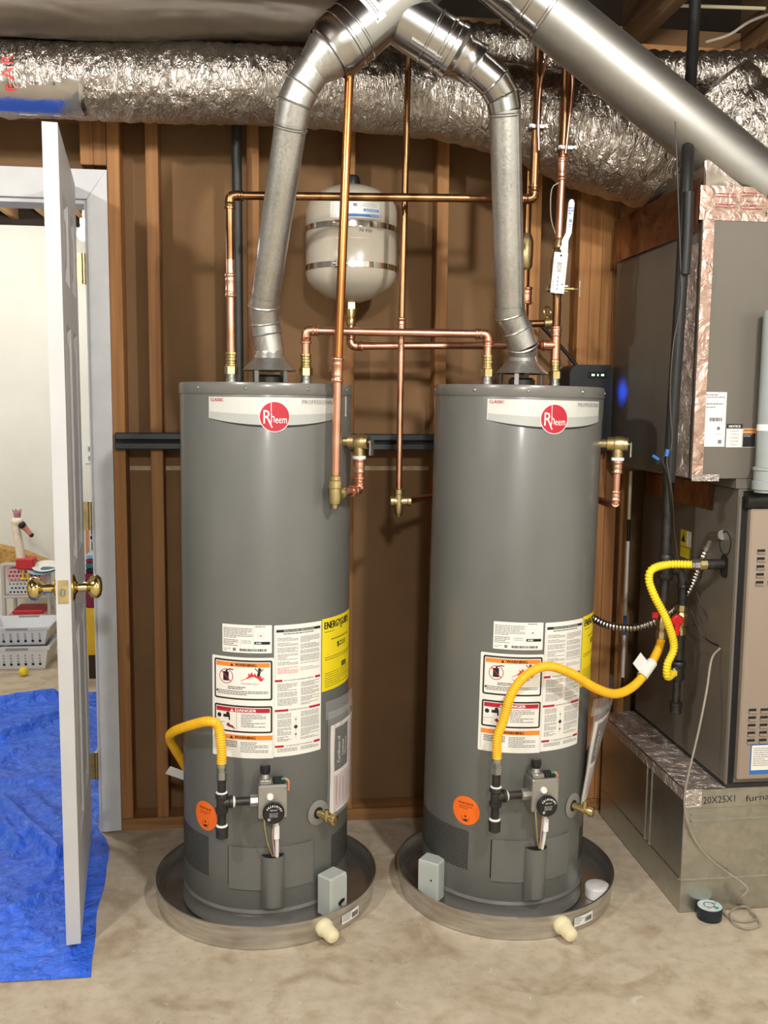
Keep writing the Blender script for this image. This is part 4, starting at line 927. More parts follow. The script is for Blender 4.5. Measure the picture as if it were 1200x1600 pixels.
# saddle valve clamp below the tag
cz = zt(452); cc = Vector((n2.x, n2.y, cz)); sv = thing('saddle_valve', 'small brass saddle valve clamped on the copper riser below the tag', 'valve', cc)
m = MB().box(cc.x-.026, cc.y-.018, cz-.008, cc.x+.026, cc.y-.0135, cz+.010, .001); m.box(cc.x-.026, cc.y+.0135, cz-.008, cc.x+.026, cc.y+.018, cz+.010, .001)
m.cyl((cc.x-.024, cc.y-.02, cz), (cc.x-.024, cc.y+.02, cz), .002, seg=8); m.cyl((cc.x+.024, cc.y-.02, cz), (cc.x+.024, cc.y+.02, cz), .002, seg=8); m.build('clamp', M['zinc'], sv, 20)
MB().cyl((cc.x-.040, cc.y-.02, cz-.002), (cc.x-.018, cc.y-.02, cz-.002), .0028, seg=8).build('tube_stub', M['brass'], sv)
MB().cyl((cc.x+.012, cc.y-.018, cz), (cc.x+.040, cc.y-.018, cz), .0055, seg=10).cyl((cc.x+.04, cc.y-.018, cz), (cc.x+.058, cc.y-.018, cz), .0022, seg=8).build('stem', M['brass'], sv)
MB().cyl((cc.x+.058, cc.y-.018, cz-.02), (cc.x+.058, cc.y-.018, cz+.022), .0022, seg=8).build('tee_handle', M['zinc'], sv)
# upper riser
r1_ = Vector((n2.x, n2.y, zt(285)+.0)); r2_ = Vector((n2.x+.004, n2.y, zt(244))); 
pipe(t, [Vector((n2.x, n2.y, vz1-.004)), r2_]); coupling(t, Vector((n2.x+.002, n2.y, zt(264))), up, .062)
pipe(t, [r2_, Vector((n2.x+.010, n2.y, 2.535))], 'riser', 'oldcopper', .0125)
MB().tube(spline([Vector((n2.x-.003, n2.y-.005, zt(285))), A(862, 296, n2.y), A(861, 340, n2.y), A(870, 372, n2.y)], .01), .0016, 6).build('thin_wire', M['cable'], t)
# expansion tank branch
t = thing('copper_pipe', 'copper branch from the expansion tank running behind to the riser tee', 'copper pipe', p0, PG)
z5 = A(548, 541, ex.y).z; k0 = Vector((ex.x, ex.y, z5)); k1 = Vector((.78, 2.82, 1.566)); k2 = tee+lf*.036
MB().lathe([(.020, 0), (.020, .026)], p0+dn_*.026+up*.022, up, 6).lathe([(.013, -.05), (.0145, -.046), (.0145, -.03), (.0128, -.026), (.0145, -.012), (.0145, 0)], p0+dn_*.003, up, 14).build('brass_adapter', M['brass'], t, 25)
pipe(t, [p0+dn_*.03, k0]); pipe(t, [k0, A(700, 540, 2.93), k2], fr=.05); elbow(t, k0, up, rt)
# left relief discharge
oL = HW(HL, *(pol(57, R-.002, 1.284)+radial(57)*.048)); oL2 = oL+dn_*.042
t = thing('copper_pipe', 'tall bright copper relief pipe in front of the water heater by the door', 'copper pipe', oL2, PG)
bt = A(524, 772, 2.44); kk = Vector((oL.x, oL.y, bt.z+.004))
coupling(t, oL2+dn_*.02, up, .04); pipe(t, [oL2, kk], 'pipe', 'copper'); coupling(t, oL2+dn_*.066, up, .034); elbow(t, kk, up, bt-kk); pipe(t, [kk, bt+(kk-bt)*.3])
tp2 = A(546, 110, 2.44); tp3 = A(549, 40, 2.44); mid2 = A(528, 575, 2.44)
pipe(t, [bt+up*.03, mid2], 'pipe', 'copper', .0112); coupling(t, A(527.5, 578, 2.44), mid2-bt, .062, .0112); pipe(t, [mid2, tp2.lerp(tp3, .8)], 'pipe', 'oldcopper', .0112).data.materials[0] = mat('warm_copper', srgb(196, 130, 76), .28, 1, c2=srgb(140, 88, 48), vs=14, stretch=(1, 1, .2))
m = MB().lathe([(.006, -.038), (.008, -.033), (.008, -.027), (.014, -.025), (.016, -.014), (.016, .014), (.018, .016), (.018, .034), (.0155, .036), (.0155, .046), (.013, .048)], bt, tp2-bt, 16)
m.lathe([(.0125, 0), (.0125, .020), (.017, .022), (.017, .030), (.0118, .032)], bt, kk-bt, 16); m.build('brass_elbow', M['brassold'], t)
# right relief discharge: down, behind the tank, and up the thin riser
oR = HW(HR, *(pol(57, R-.002, 1.284)+radial(57)*.048)); oR2 = oR+dn_*.042
t = thing('copper_pipe', 'thin copper relief pipe standing between the two water heaters', 'copper pipe', oR2, PG)
coupling(t, oR2+dn_*.02, up, .036); lo_ = Vector((oR.x-.002, oR.y, oR2.z-.118)); pipe(t, [oR2, lo_]); coupling(t, lo_+up*.02, up, .03)
tb = A(623, 783, 2.72); rb = .0090
pipe(t, [lo_, Vector((oR.x+.0, oR.y+.03, lo_.z-.008)), Vector((oR.x+.02, 2.78, lo_.z-.01)), Vector((.88, 2.90, tb.z)), Vector((.56, 2.885, tb.z)), tb], fr=.05, r=.0105); 
ut = A(637, 110, 2.72); pm = A(627, 530, 2.72); pipe(t, [tb+up*.03, pm], r=rb); pipe(t, [pm, Vector((ut.x+.004, ut.y, 2.535))], 'riser', 'oldcopper', rb); coupling(t, A(627.5, 506, 2.72), up, .035, rb)
m = MB().lathe([(.006, -.044), (.008, -.038), (.012, -.034), (.0135, -.02), (.0135, .02), (.0155, .022), (.0155, .034), (.011, .036)], tb, up, 14); m.lathe([(.0125, -.026), (.0145, -.024), (.0145, -.016), (.012, -.014), (.012, .024), (.014, .026), (.014, .034)], tb, rt, 14); m.build('brass_tee', M['brassold'], t)
# grounding jumper between the two risers
t = thing('bonding_wire', 'looped copper bonding wire clamped between two risers', 'wire', A(838, 205, 2.63))
s1 = A(842, 235, 2.615); s2 = A(883, 243, n2.y-.018)
MB().tube(spline([s1, A(841, 190, 2.61), A(845, 130, 2.61), A(857, 84, 2.61), A(874, 64, 2.61), A(890, 82, 2.60), A(895, 130, n2.y-.02), A(889, 190, n2.y-.02), s2], .012), .0044, 10).build('wire', M['copper'], t)
for c_ in (A(838, 200, 2.64), A(883, 233, n2.y)):
    MB().box(c_.x-.026, c_.y-.02, c_.z-.006, c_.x+.028, c_.y-.012, c_.z+.006, .002).box(c_.x-.026, c_.y+.012, c_.z-.006, c_.x+.028, c_.y+.02, c_.z+.006, .002).cyl((c_.x+.020, c_.y-.026, c_.z), (c_.x+.020, c_.y+.024, c_.z), .004, seg=8).cyl((c_.x-.019, c_.y-.026, c_.z), (c_.x-.019, c_.y+.024, c_.z), .004, seg=8).build('clamp', M['zinc'], t, 25)
# brown pipe with hose valve behind the right flue
h0 = A(829, 215, 2.93); h1_ = A(823, 380, 2.93); h2_ = A(820, 500, 2.93)
t = thing('copper_pipe', 'dark aged copper drop with a valve behind the right flue pipe', 'copper pipe', h2_, PG)
pipe(t, [Vector((h0.x+.002, h0.y, h0.z+.02)), h0, h1_], mt='oldcopper'); m = MB().lathe([(.012, 0), (.019, .01), (.021, .05), (.021, .085), (.016, .1), (.012, .11)], h1_+dn_*.08, up, 14); m.build('check_valve', M['brassold'], t)
pipe(t, [h1_, h2_], mt='oldcopper'); coupling(t, A(824, 462, 2.93), up, .052); e_ = h2_+Vector((.055, -.03, -.012))
pipe(t, [h2_, h2_+dn_*.012, e_], mt='oldcopper', fr=.01, name='outlet'); MB().lathe([(.014, 0), (.018, .004), (.018, .03), (.014, .034)], e_, (.8, -.4, .05), 14).ring(e_+Vector((.006, -.006, .034)), (.5, -.8, .2), .015, .004, 16, 6).build('hose_valve', M['brassold'], t)
# ------------------------------------------------------------------ expansion tank
exr = .136; zc = 1.868
x = thing('expansion_tank', 'beige expansion tank strapped to the studs above the heaters', 'expansion tank', (ex.x, ex.y, ebz)); P_ = (ex.x, ex.y, 0)
MB().lathe([(0, 1.695), (.03, 1.697), (.075, 1.712), (.115, 1.738), (.131, 1.758), (exr, 1.778), (exr, 1.862), (exr-.0015, 1.864), (exr-.0015, 1.867), (exr, 1.869), (exr, 1.960), (.132, 1.978), (.118, 1.998), (.085, 2.020), (.045, 2.034), (.0, 2.038)], P_, up, 64).build('shell', M['beige'], x)
MB().lathe([(.026, 2.028), (.026, 2.048), (.022, 2.062), (.016, 2.066), (0, 2.066)], P_, up, 20).build('air_valve_cap', M['plastic_black'], x)
MB().cyl((ex.x, ex.y, 1.66), (ex.x, ex.y, 1.70), .014, seg=16).build('threaded_stub', M['zinc'], x)
for z_ in (1.792, 1.905):
    b = MB().lathe([(exr+.0006, z_-.008), (exr+.0022, z_-.008), (exr+.0022, z_+.008), (exr+.0006, z_+.008)], P_, up, 64, cap=False).build('steel_band', M['chrome'], x)
    q = Vector((ex.x-.045, ex.y-.132, z_)); MB().box(q.x-.014, q.y-.006, z_-.009, q.x+.012, q.y+.004, z_+.009, .002).cyl((q.x-.02, q.y-.004, z_), (q.x+.02, q.y-.004, z_), .005, seg=10).build('band_screw', M['chrome'], b, 30)
L = Lab(lambda u, v, o_: Vector((ex.x+(exr+o_)*sin(u/exr), ex.y-(exr+o_)*cos(u/exr), v)), .0008)
L.rect(-.075, 1.921, .072, 1.966, 'silverlab', 0); L.rect(-.03, 1.9235, .070, 1.931, 'bluep', 1); L.rect(.022, 1.939, .070, 1.946, 'bluep', 1); L.text('THERMAL', .055, 1.9272, .0045, 'label', 2, w=.026); L.text('EXPANSION', .046, 1.9425, .004, 'label', 2, w=.036)
L.rect(-.008, 1.952, .004, 1.960, 'inkg', 1); L.fine(.01, 1.962, .066, 1.949, .004, 'inkg2', 1); L.build('maker_label', x)
L = Lab(lambda u, v, o_: Vector((ex.x+(exr+o_)*sin(u/exr), ex.y-(exr+o_)*cos(u/exr), v)), .0008); L.text('70 PSI', .028, 1.886, .008, 'ink', 0, w=.038, rot=-.02, bold=.0002)
L.build('pen_note', x)
L = Lab(lambda u, v, o_: Vector((ex.x+(.1335+o_)*sin(u/exr), ex.y-(.1335+o_-(v-1.974)*.6)*cos(u/exr), v)), .0015); L.text('6/0', .018, 1.978, .012, 'ink', 0, w=.026, rot=-.05, bold=.0002); L.build('pen_note', x)
# ------------------------------------------------------------------ dark strut across the studs and dark waste pipe
t = thing('steel_strut', 'dark steel strut channel running across the studs behind the heaters', 'strut', (.4, 3.06, 1.247), None)
for z_ in (1.246, 1.276): MB().box(-.455, 3.052, z_, 1.15, WY-.0005, z_+.0215, .003).build('rail', M['strut'], t, 30)
MB().box(-.455, 3.062, 1.262, 1.15, WY-.001, 1.282).build('channel', M['dark'], t, 0)
wp = A(371, 250, 3.045)
o = MB().cyl((wp.x+.002, 3.032, 0.0), (wp.x-.002, 3.032, 2.53), .0150, seg=20).build('waste_pipe', M['dkiron']); tag(o, 'dark upright pipe standing against the studs behind the left flue pipe', 'pipe')
# ------------------------------------------------------------------ yellow gas hoses
def hose(name, label, pts, mt, r=.0118, pitch=.0062, rib=.0010, group='yellow gas hoses', parts=None):
    step = pitch/4; path = spline(pts, step); t = thing(name, label, 'gas hose', path[0], group)
    rr = [r+rib*cos(2*pi*i/4) for i in range(len(path))]
    MB().tube(path, rr, 14).build('corrugated_hose', M[mt], t, 70); return t, path
def endnut(t, p, ax, name='end_nut'):
    ax = Vector(ax).normalized()
    MB().lathe([(.0115, 0), (.0125, .002), (.0125, .006), (.0145, .007), (.0145, .022), (.012, .023)], p, ax, 6).build(name, M['zinc'], t, 20)
# left heater
gt = HW(HL, -.132, -.262, .470)
t, _ = hose('gas_hose', 'short yellow gas hose bending behind the water heater by the door', [gt, gt+up*.05, A(341, 1135, 2.385), A(326, 1127, 2.385), A(295, 1134, 2.45), A(270, 1144, 2.56), A(266, 1156, 2.66), A(282, 1185, 2.76), A(300, 1215, 2.86)], 'hose')
MB().lathe([(.0135, -.004), (.0135, .006)], gt, up, 14).build('end_collar', M['zinc'], t)
q = A(286, 1212, 2.80); tg = MB(); Mq = Matrix.Translation(q) @ Matrix.Rotation(.62, 4, 'Y') @ Matrix.Rotation(.5, 4, 'Z')
o = tg.box(-.058, -.001, -.012, .010, .001, .014, 0, Mq).build('paper_tag', M['tag'], None, 0); tag(o, 'small white paper tag hanging behind the water heater by the door', 'tag')
# right heater
gt = HW(HR, -.132, -.262, .470)
t, pth = hose('gas_hose', 'long yellow gas hose arching over the labels of the heater by the furnace', [gt, gt+up*.06, A(787, 1125, 2.34), A(799, 1085, 2.335), A(822, 1055, 2.33), A(855, 1041, 2.33), A(892, 1052, 2.34), A(930, 1075, 2.38), A(962, 1084, 2.44), A(990, 1072, 2.50), A(1012, 1046, 2.54), A(1029, 1014, 2.59), A(1034, 994, 2.60)], 'hose')
MB().lathe([(.0135, -.004), (.0135, .006)], gt, up, 14).build('end_collar', M['zinc'], t)
p1 = A(1004, 1056, 2.525); p2 = A(1018, 1036, 2.55); dxy = (p2-p1).normalized()
m = MB().lathe([(.0150, -.004), (.0155, .0), (.0155, (p2-p1).length), (.015, (p2-p1).length+.004)], p1, dxy, 18, cap=False)
sd = dxy.cross(Vector((0, 1, 0))).normalized(); sd = sd if sd.x < 0 else -sd
q0 = p1+sd*.012; m.prism([q0, q0+dxy*.045, q0+dxy*.045+sd*.035+Vector((0, 0, .0)), q0+sd*.035], (0, .001, 0)); m.build('hose_tag', M['tag'], t, 30)
# furnace hose
FX = 1.25
def AX(px, py, x):
    d = cF+cR*((px-600)/FPX)-cU*((py-800)/FPX); return CAMP+d*(x/d.x)
gy = 2.60
hf0 = A(1052, 1052, gy-.03); hf1 = A(1082, 882, 2.475)
t, _ = hose('gas_hose', 'bright ribbed yellow gas hose looping beside the furnace', [hf0, A(1043, 1057, gy-.06), A(1043, 1038, gy-.07), A(1053, 1010, gy-.07), A(1042, 970, gy-.09), A(1022, 930, gy-.10), A(1014, 905, gy-.10), A(1020, 889, gy-.10), A(1045, 882, gy-.09), hf1], 'hose2', .0105, .0085, .0013)
endnut(t, hf1-Vector((.004, 0, 0)), (1, 0, 0)); endnut(t, hf0-Vector((.004, 0, 0)), (1, .8, .1))
# ------------------------------------------------------------------ furnace stack
st_ = thing('return_plenum', 'galvanized return air plenum box under the furnace', 'plenum', (1.45, 2.7, 0))
PX0, PX1, PY0, PY1, PH = 1.137, 1.80, 2.402, 3.04, .355
MB().box(PX0, PY0, .001, PX1, PY1, PH, .002).build('plenum_box', M['galvbox'], st_, 20)
MB().box(PX0+.004, PY0-.003, .302, PX1, PY0+.001, .350, .001).build('filter_door', M['galvbox'], st_, 0)
MB().box(PX0+.02, PY0-.0045, .262, PX1, PY0+.001, .270, .001).box(PX0+.02, PY0-.0035, .282, PX1, PY0+.001, .286).box(PX0, PY0-.003, .092, PX1, PY0+.001, .099, .001).build('front_crease', M['galvbox'], st_, 0)
for y in (2.62, 2.655): MB().box(PX0-.003, y, .09, PX0+.001, y+.006, .33, .001).build('side_seam', M['galvbox'], st_, 0)
MB().add([(PX0-.0006, 2.402, .2), (PX0-.0006, 2.41, .2), (PX0-.0006, 3.0, .27), (PX0-.0006, 3.0, .274)], [(0, 1, 2, 3)]).build('side_crease', M['zinc'], st_, 0)
MB().box(PX0-.003, 2.41, .092, PX0+.001, 3.03, .098, .001).build('side_seam', M['galvbox'], st_, 0)
L = Lab(lambda u, v, o_: Vector((PX0+u, PY0-.003-o_, v)), .0003); L.text('20X25X1', .098, .326, .020, 'ink', 0, w=.092, rot=.03); L.build('pen_note', st_)
L = Lab(lambda u, v, o_: Vector((PX0+u, PY0-.003-o_, v)), .0003); L.text('furnace', .225, .328, .018, 'ink', 0, w=.10, rot=.06); L.build('pen_note', st_)
# crinkled foil tape over the ledge
def crinkle(name, fn, nu, nv, mt, par, amp=.004, s=30):
    vs = []
    for j in range(nv+1):
        for i in range(nu+1):
            p, n = fn(i/nu, j/nv); p = Vector(p); e = amp*noise.noise(p*s)+amp*.6*abs(noise.noise(p*s*2.3)); e *= 1 if (0 < i < nu and 0 < j < nv) else .3
            vs.append(p+Vector(n)*(e+amp*.8))
    k = nu+1; MB().add(vs, [(j*k+i, j*k+i+1, (j+1)*k+i+1, (j+1)*k+i) for j in range(nv) for i in range(nu)]).build(name, M[mt], par, 60)
crinkle('ledge_foil_tape', lambda u, v: ((PX0-.002+u*(FX-PX0+.002), 2.398+v*.66, PH+.001), (0, 0, 1)), 14, 70, 'foiltape', st_, .003)
crinkle('edge_foil_tape', lambda u, v: ((PX0-.003, 2.398+v*.66, PH-.03*u+.003), (-1, 0, 0)), 4, 70, 'foiltape', st_, .004)
crinkle('corner_foil_tape', lambda u, v: ((PX0-.004+u*.05, PY0-.004, PH-.05*v+.004), (0, -1, 0)), 8, 8, 'foiltape', st_, .003)
FZ0, FZ1 = PH+.012, 1.180
fu = thing('furnace', 'grey-brown gas furnace cabinet with louvred front panel', 'furnace', (1.5, 2.7, FZ0)); FY0, FY1 = 2.405, 3.05
MB().box(FX, FY0, FZ0, 1.80, FY1, FZ1, .003).build('cabinet', M['furn'], fu, 20)
MB().box(FX, FY0, PH+.001, 1.80, FY1, FZ0).build('base_rail', M['dkiron'], fu, 0)
MB().box(FX+.001, FY0-.003, FZ0, FX+.008, FY0+.002, FZ1-.02, .001).build('corner_flange', M['furn'], fu, 0)
MB().box(FX+.008, FY0-.0005, FZ0, FX+.026, FY0+.0, FZ1-.02).build('front_gap', M['dark'], fu, 0)
fd_ = MB().box(FX+.026, FY0-.022, .385, 1.79, FY0+.001, 1.128, .004).build('front_panel', M['furnf'], fu, 20)
m = MB(); prf = [(0, 0), (-.014, .0), (-.026, .010), (-.030, .024), (-.026, .036), (-.014, .044), (0, .046)]
m.prism([(FX+.012, FY0+y, 1.129+z_) for y, z_ in prf], (.53, 0, 0)); m.build('black_top_rail', M['plastic_black'], fu, 40)
for (zb, n) in ((1.014, 5), (.578, 5)):
    for rI in range(n):
        for cI in range(6):
            xx = FX+.048+cI*.034; zz = zb-rI*.0213
            if rI == 0 and cI == 0 and zb > 1:
                sl = MB().box(xx, FY0-.0225, zz, xx+.022, FY0-.0215, zz+.007).build('louvre', M['dark'], fd_, 0); l0 = MB().add([(xx, FY0-.022, zz+.0005), (xx+.022, FY0-.022, zz+.0005), (xx+.022, FY0-.0285, zz-.004), (xx, FY0-.0285, zz-.004), (xx, FY0-.022, zz-.006), (xx+.022, FY0-.022, zz-.006)], [(0, 1, 2, 3), (3, 2, 5, 4)]).build('louvre_lip', M['furnf'], fd_, 0); xz = (xx, zz)
            else:
                for so in (sl, l0):
                    c_ = so.copy(); COL.objects.link(c_); c_.parent = fd_; c_.location = (xx-xz[0], 0, zz-xz[1])
L = Lab(lambda u, v, o_: Vector((FX+.06+u, FY0-.022-o_, .40+v)), .0004); L.rect(0, 0, .09, .085, 'bluep', 0); L.rect(.003, .012, .087, .082, 'label', 1); L.fine(.008, .075, .08, .02, .006, 'inkg2', 2); L.build('front_label', fu)
crinkle('reflection_tint_tape', lambda u, v: ((FX-.001, 2.545+v*.50, 1.178-.072*u), (-1, 0, 0)), 10, 40, 'foilbrown', fu, .002)  # brown tint paints in what the foil mirrors
# yellow caution sticker on the side
cs = AX(1068, 842, FX-.001)
L = Lab(lambda u, v, o_: Vector((FX-.001-o_, cs.y-u, cs.z+v)), .0006); L.rect(-.02, -.022, .055, .028, 'eyellow', 0); L.rect(.022, -.018, .052, .026, 'label', 1); L.poly([(-.012, -.008), (.014, -.008), (.001, .018)], 'ink', 1); L.rect(-.018, -.055, .05, -.024, 'eyellow', 0); L.build('caution_sticker', fu)
ko = AX(1132, 880, FX-.001); 
L = Lab(lambda u, v, o_: Vector((FX-.0008-o_, ko.y-u, ko.z+v)), .0004)
L.rrect(-.022, -.040, .020, .022, .012, 'dark', 0); L.ring(-.002, .055, .034, .004, 'dark', 0); L.build('knockout_hole', fu)
# evaporator coil cabinet
co = thing('coil_cabinet', 'dark grey evaporator coil cabinet above the furnace with white labels', 'coil cabinet', (1.45, 2.7, 1.206)); KX = 1.112; KZ0, KZ1 = 1.207, 1.872
MB().box(KX, 2.402, KZ0, 1.80, 3.0, KZ1, .002).build('cabinet', M['furn'], co, 20)
MB().box(FX-.01, 2.405, 1.181, 1.80, 3.04, KZ0).build('base_flange', M['furn'], co, 0)
crinkle('corner_foil_tape', lambda u, v: ((KX+.001+.030*u, 2.4005, KZ0+.004+v*.66), (0, -1, 0)), 4, 90, 'cornertape', co, .002)
crinkle('side_foil_tape', lambda u, v: ((KX-.003, 2.401+u*(.12-.06*v), KZ0+.004+v*.60), (-1, 0, 0)), 10, 90, 'foiltape', co, .006, 26)
crinkle('bottom_foil_tape', lambda u, v: ((KX+.001+u*.075, 2.4003, KZ0-.006+v*.018), (0, -1, 0)), 20, 3, 'foiltape', co, .003)
L = Lab(lambda u, v, o_: A(1115, 656, 2.4015)+Vector((u, -o_, v)), .0006)
L.rect(-.033, -.070, .033, .072, 'label', 0); L.fine(-.028, .066, .028, .05, .006, 'inkg', 1); 
for v in (.047, .036, .018, .010, -.010): L.line((-.033, v), (.033, v), .0006, 'inkg2', 1)
L.fine(-.022, .043, .024, .024, .009, 'inkg', 1, h=.35); L.barcode(-.012, -.004, .022, .006, 'ink'); L.disc(.014, -.022, .005, 'inkg', 1, 12); L.fine(.004, -.036, .026, -.043, .004, 'inkg2', 1); L.rect(.014, -.062, .024, -.052, 'inkg', 1); L.build('rating_label', co)
L = Lab(lambda u, v, o_: A(1147, 681, 2.4015)+Vector((u, -o_, v)), .0006)
L.rect(-.022, -.030, .022, .030, 'label', 0); L.rect(-.022, .019, .022, .031, 'ink', 1); L.text('NOTICE', 0, .025, .006, 'label', 2, w=.032, bold=.0003)
for i, s_ in enumerate(('CLEAN', 'COILS', 'USING', 'WATER', 'ONLY')): L.text(s_, 0, .013-i*.009, .0052, 'inkg', 1, w=.024)
L.rect(.023, -.030, .060, .019, 'label', 0); L.rect(.024, .008, .059, .018, 'orange', 1); L.rect(.024, -.029, .059, .007, 'ink', 1); L.fine(.027, .016, .056, .009, .004, 'ink', 2); L.fine(.026, .004, .05, -.004, .004, 'inkg2', 2); L.build('notice_label', co)
# supply plenum wrapped in foil
sp = thing('supply_plenum', 'foil wrapped supply plenum on top of the coil cabinet', 'plenum', (1.45, 2.7, KZ1)); m = MB().box(KX+.004, 2.41, KZ1+.001, 1.80, 3.0, 2.02, .004); m.build('plenum_box', M['foil2'], sp, 20)
crinkle('front_foil_wrap', lambda u, v: ((KX-.01+u*.7, 2.402, KZ1-.004+v*.085), (0, -1, 0)), 60, 10, 'cornertape', sp, .003)
crinkle('side_foil_wrap', lambda u, v: ((KX-.006, 2.401+u*.60, KZ1-.030+v*.13), (-1, 0, 0)), 60, 12, 'foilbrown', sp, .006, 16)
L = Lab(lambda u, v, o_: Vector((KX+u, 2.3955-o_, KZ1+v)), .0008)
for (a, b) in ((.03, .062), (.10, .066), (.03, .036), (.10, .034)): L.fine(a, b, a+.055, b-.016, .007, 'maroon', 0, h=.25)
L.text('k', .172, .060, .014, 'ink', 0); L.text('h', .170, .016, .014, 'ink', 0); L.build('wrap_print', sp)
# loose gathered foil drop between the big duct and the plenum
o = duct('d', '', [(1.22, 2.66, 2.26), (1.32, 2.66, 2.14), (1.42, 2.66, 2.02)], [.14, .17, .18], M['foil'], 21, .09, step=.008).build('insulated_duct', M['foil'], None, 60); tag(o, 'short crinkled duct dropping into the plenum behind the diagonal flue', 'duct', DCT)
# grey condensate / vent pipe in front of the coil cabinet
gp = A(1196, 640, 2.35); o = thing('vent_pipe', 'grey plastic vent pipe rising in front of the coil cabinet', 'pipe', (gp.x, gp.y, 1.18))
MB().cyl((gp.x+.012, gp.y, 1.176), (gp.x+.012, gp.y, 1.64), .028, seg=24).build('pipe', M['greypipe'], o)
MB().lathe([(.030, 0), (.034, .002), (.034, .022), (.031, .024), (.031, .05), (.034, .052), (.034, .058), (.03, .06)], (gp.x+.012, gp.y, 1.182), up, 24).build('hub', M['greypipe'], o)
MB().lathe([(.0285, 0), (.0295, .001), (.0295, .016), (.0285, .017)], (gp.x+.012, gp.y, 1.335), up, 24).build('print_band', M['whitepl'], o)
# ------------------------------------------------------------------ furnace gas manifold
GG = 'black iron gas piping at the furnace'
gm = thing('gas_manifold', 'black iron gas manifold with red valve handle beside the furnace', 'gas pipe', A(1060, 1110, gy))
def ip(px, py, Y=gy): return A(px, py, Y)
def iron(pts, r=.0135, name='iron_pipe', fr=.0): MB().tube(fillet(pts, fr) if fr else pts, r, 14).build(name, M['iron'], gm)
iron([ip(1046, 690), ip(1043, 800), ip(1040, 878)], .0155)
MB().lathe([(.021, 0), (.023, .004), (.023, .016), (.020, .018), (.020, .055), (.023, .058), (.023, .068), (.021, .072)], ip(1039, 905), ip(1041, 870)-ip(1039, 905), 16).build('tee', M['iron'], gm)
iron([ip(1039, 900), ip(1036, 945)], .0125)
MB().lathe([(.014, 0), (.017, .002), (.017, .02), (.013, .024), (.018, .035), (.018, .055), (.013, .065), (.017, .07), (.017, .085), (.014, .087)], ip(1033, 998), ip(1037, 945)-ip(1033, 998), 8).build('shutoff_valve', M['brassold'], gm, 25)
hd2 = ip(1026, 962, gy-.03); MB().box(hd2.x-.006, hd2.y+.012, hd2.z-.012, hd2.x+.012, hd2.y+.022, hd2.z+.006, .003).build('valve_handle', M['redpl'], gm, 30)
iron([ip(1041, 888), ip(1062, 890), ip(1067, 905), ip(1066, 950)], .0135, 'branch_pipe', .02)
MB().lathe([(.017, 0), (.0185, .003), (.0185, .010), (.015, .013)], ip(1067, 912), dn_, 14).build('elbow_bead', M['iron'], gm)
MB().lathe([(.018, 0), (.018, .012)], ip(1049, 889), rt, 14).build('elbow_bead', M['iron'], gm)
vv1 = ip(1063, 985); MB().lathe([(.014, -.045), (.017, -.043), (.017, -.026), (.013, -.022), (.019, -.010), (.019, .012), (.013, .022), (.017, .026), (.017, .043), (.014, .045)], ip(1064, 968), ip(1066, 940)-ip(1063, 985), 8).build('ball_valve', M['brassold'], gm, 25)
hh = ip(1060, 970, gy-.030); m = MB().lathe([(.017, 0), (.017, .010), (.012, .014), (0, .014)], hh+Vector((0, .012, 0)), (0, -1, 0), 16); m.box(hh.x-.010, hh.y-.004, hh.z-.044, hh.x+.004, hh.y+.006, hh.z, .003); m.build('red_valve_handle', M['redpl'], gm, 30)
iron([ip(1062, 985), ip(1060, 1030)], .0155, 'lower_pipe'); 
MB().lathe([(.018, 0), (.020, .003), (.020, .014), (.0175, .016), (.0175, .04), (.020, .043), (.020, .052), (.018, .055)], ip(1058, 1062), ip(1061, 1028)-ip(1058, 1062), 16).build('lower_tee', M['iron'], gm)
iron([ip(1058, 1060), ip(1056, 1102)], .0115, 'drip_pipe'); MB().lathe([(.015, 0), (.017, .002), (.017, .022), (.019, .024), (.019, .032), (.0165, .034)], ip(1055.5, 1114), up, 14).build('drip_cap', M['iron'], gm)
fe0 = hf1+Vector((.020, 0, 0)); fe1 = AX(1132, 885, FX); fe1.y = fe0.y; fe1.z = fe0.z
gi = thing('gas_inlet_pipe', 'black gas inlet pipe entering the furnace side with zinc coupling', 'gas pipe', fe0)
MB().lathe([(.013, -.002), (.016, 0), (.016, .018), (.013, .02)], fe0, rt, 8).build('coupling', M['brassold'], gi, 20)
MB().cyl(fe0+rt*.016, Vector((FX-.001, fe0.y, fe0.z)), .0145, seg=16).build('inlet_pipe', M['iron'], gi)
# armoured cable
ce0 = AX(1128, 836, FX-.004)
pts = [A(926, 966, 2.74), A(950, 977, 2.70), A(985, 981, 2.66), A(1015, 974, 2.64), A(1040, 962, 2.64), A(1062, 942, 2.64), A(1078, 920, 2.62), A(1090, 893, 2.60), A(1100, 866, 2.58), A(1106, 852, 2.57)]
step = .0020; path = spline(pts, step); t = thing('armoured_cable', 'flexible metal armoured cable running from the furnace side behind the heater', 'cable', path[-1])
MB().tube(path, [.0112+.0016*sin(2*pi*i/5) for i in range(len(path))], 12).build('spiral_armour', M['steelflex'], t, 70)
MB().tube(fillet([path[-1]-(path[-2]-path[-1]).normalized()*-.012, path[-1], A(1112, 838, 2.55), Vector((FX-.002, ce0.y, ce0.z))], .015), .0135, 14).build('connector_elbow', M['zinc'], t)
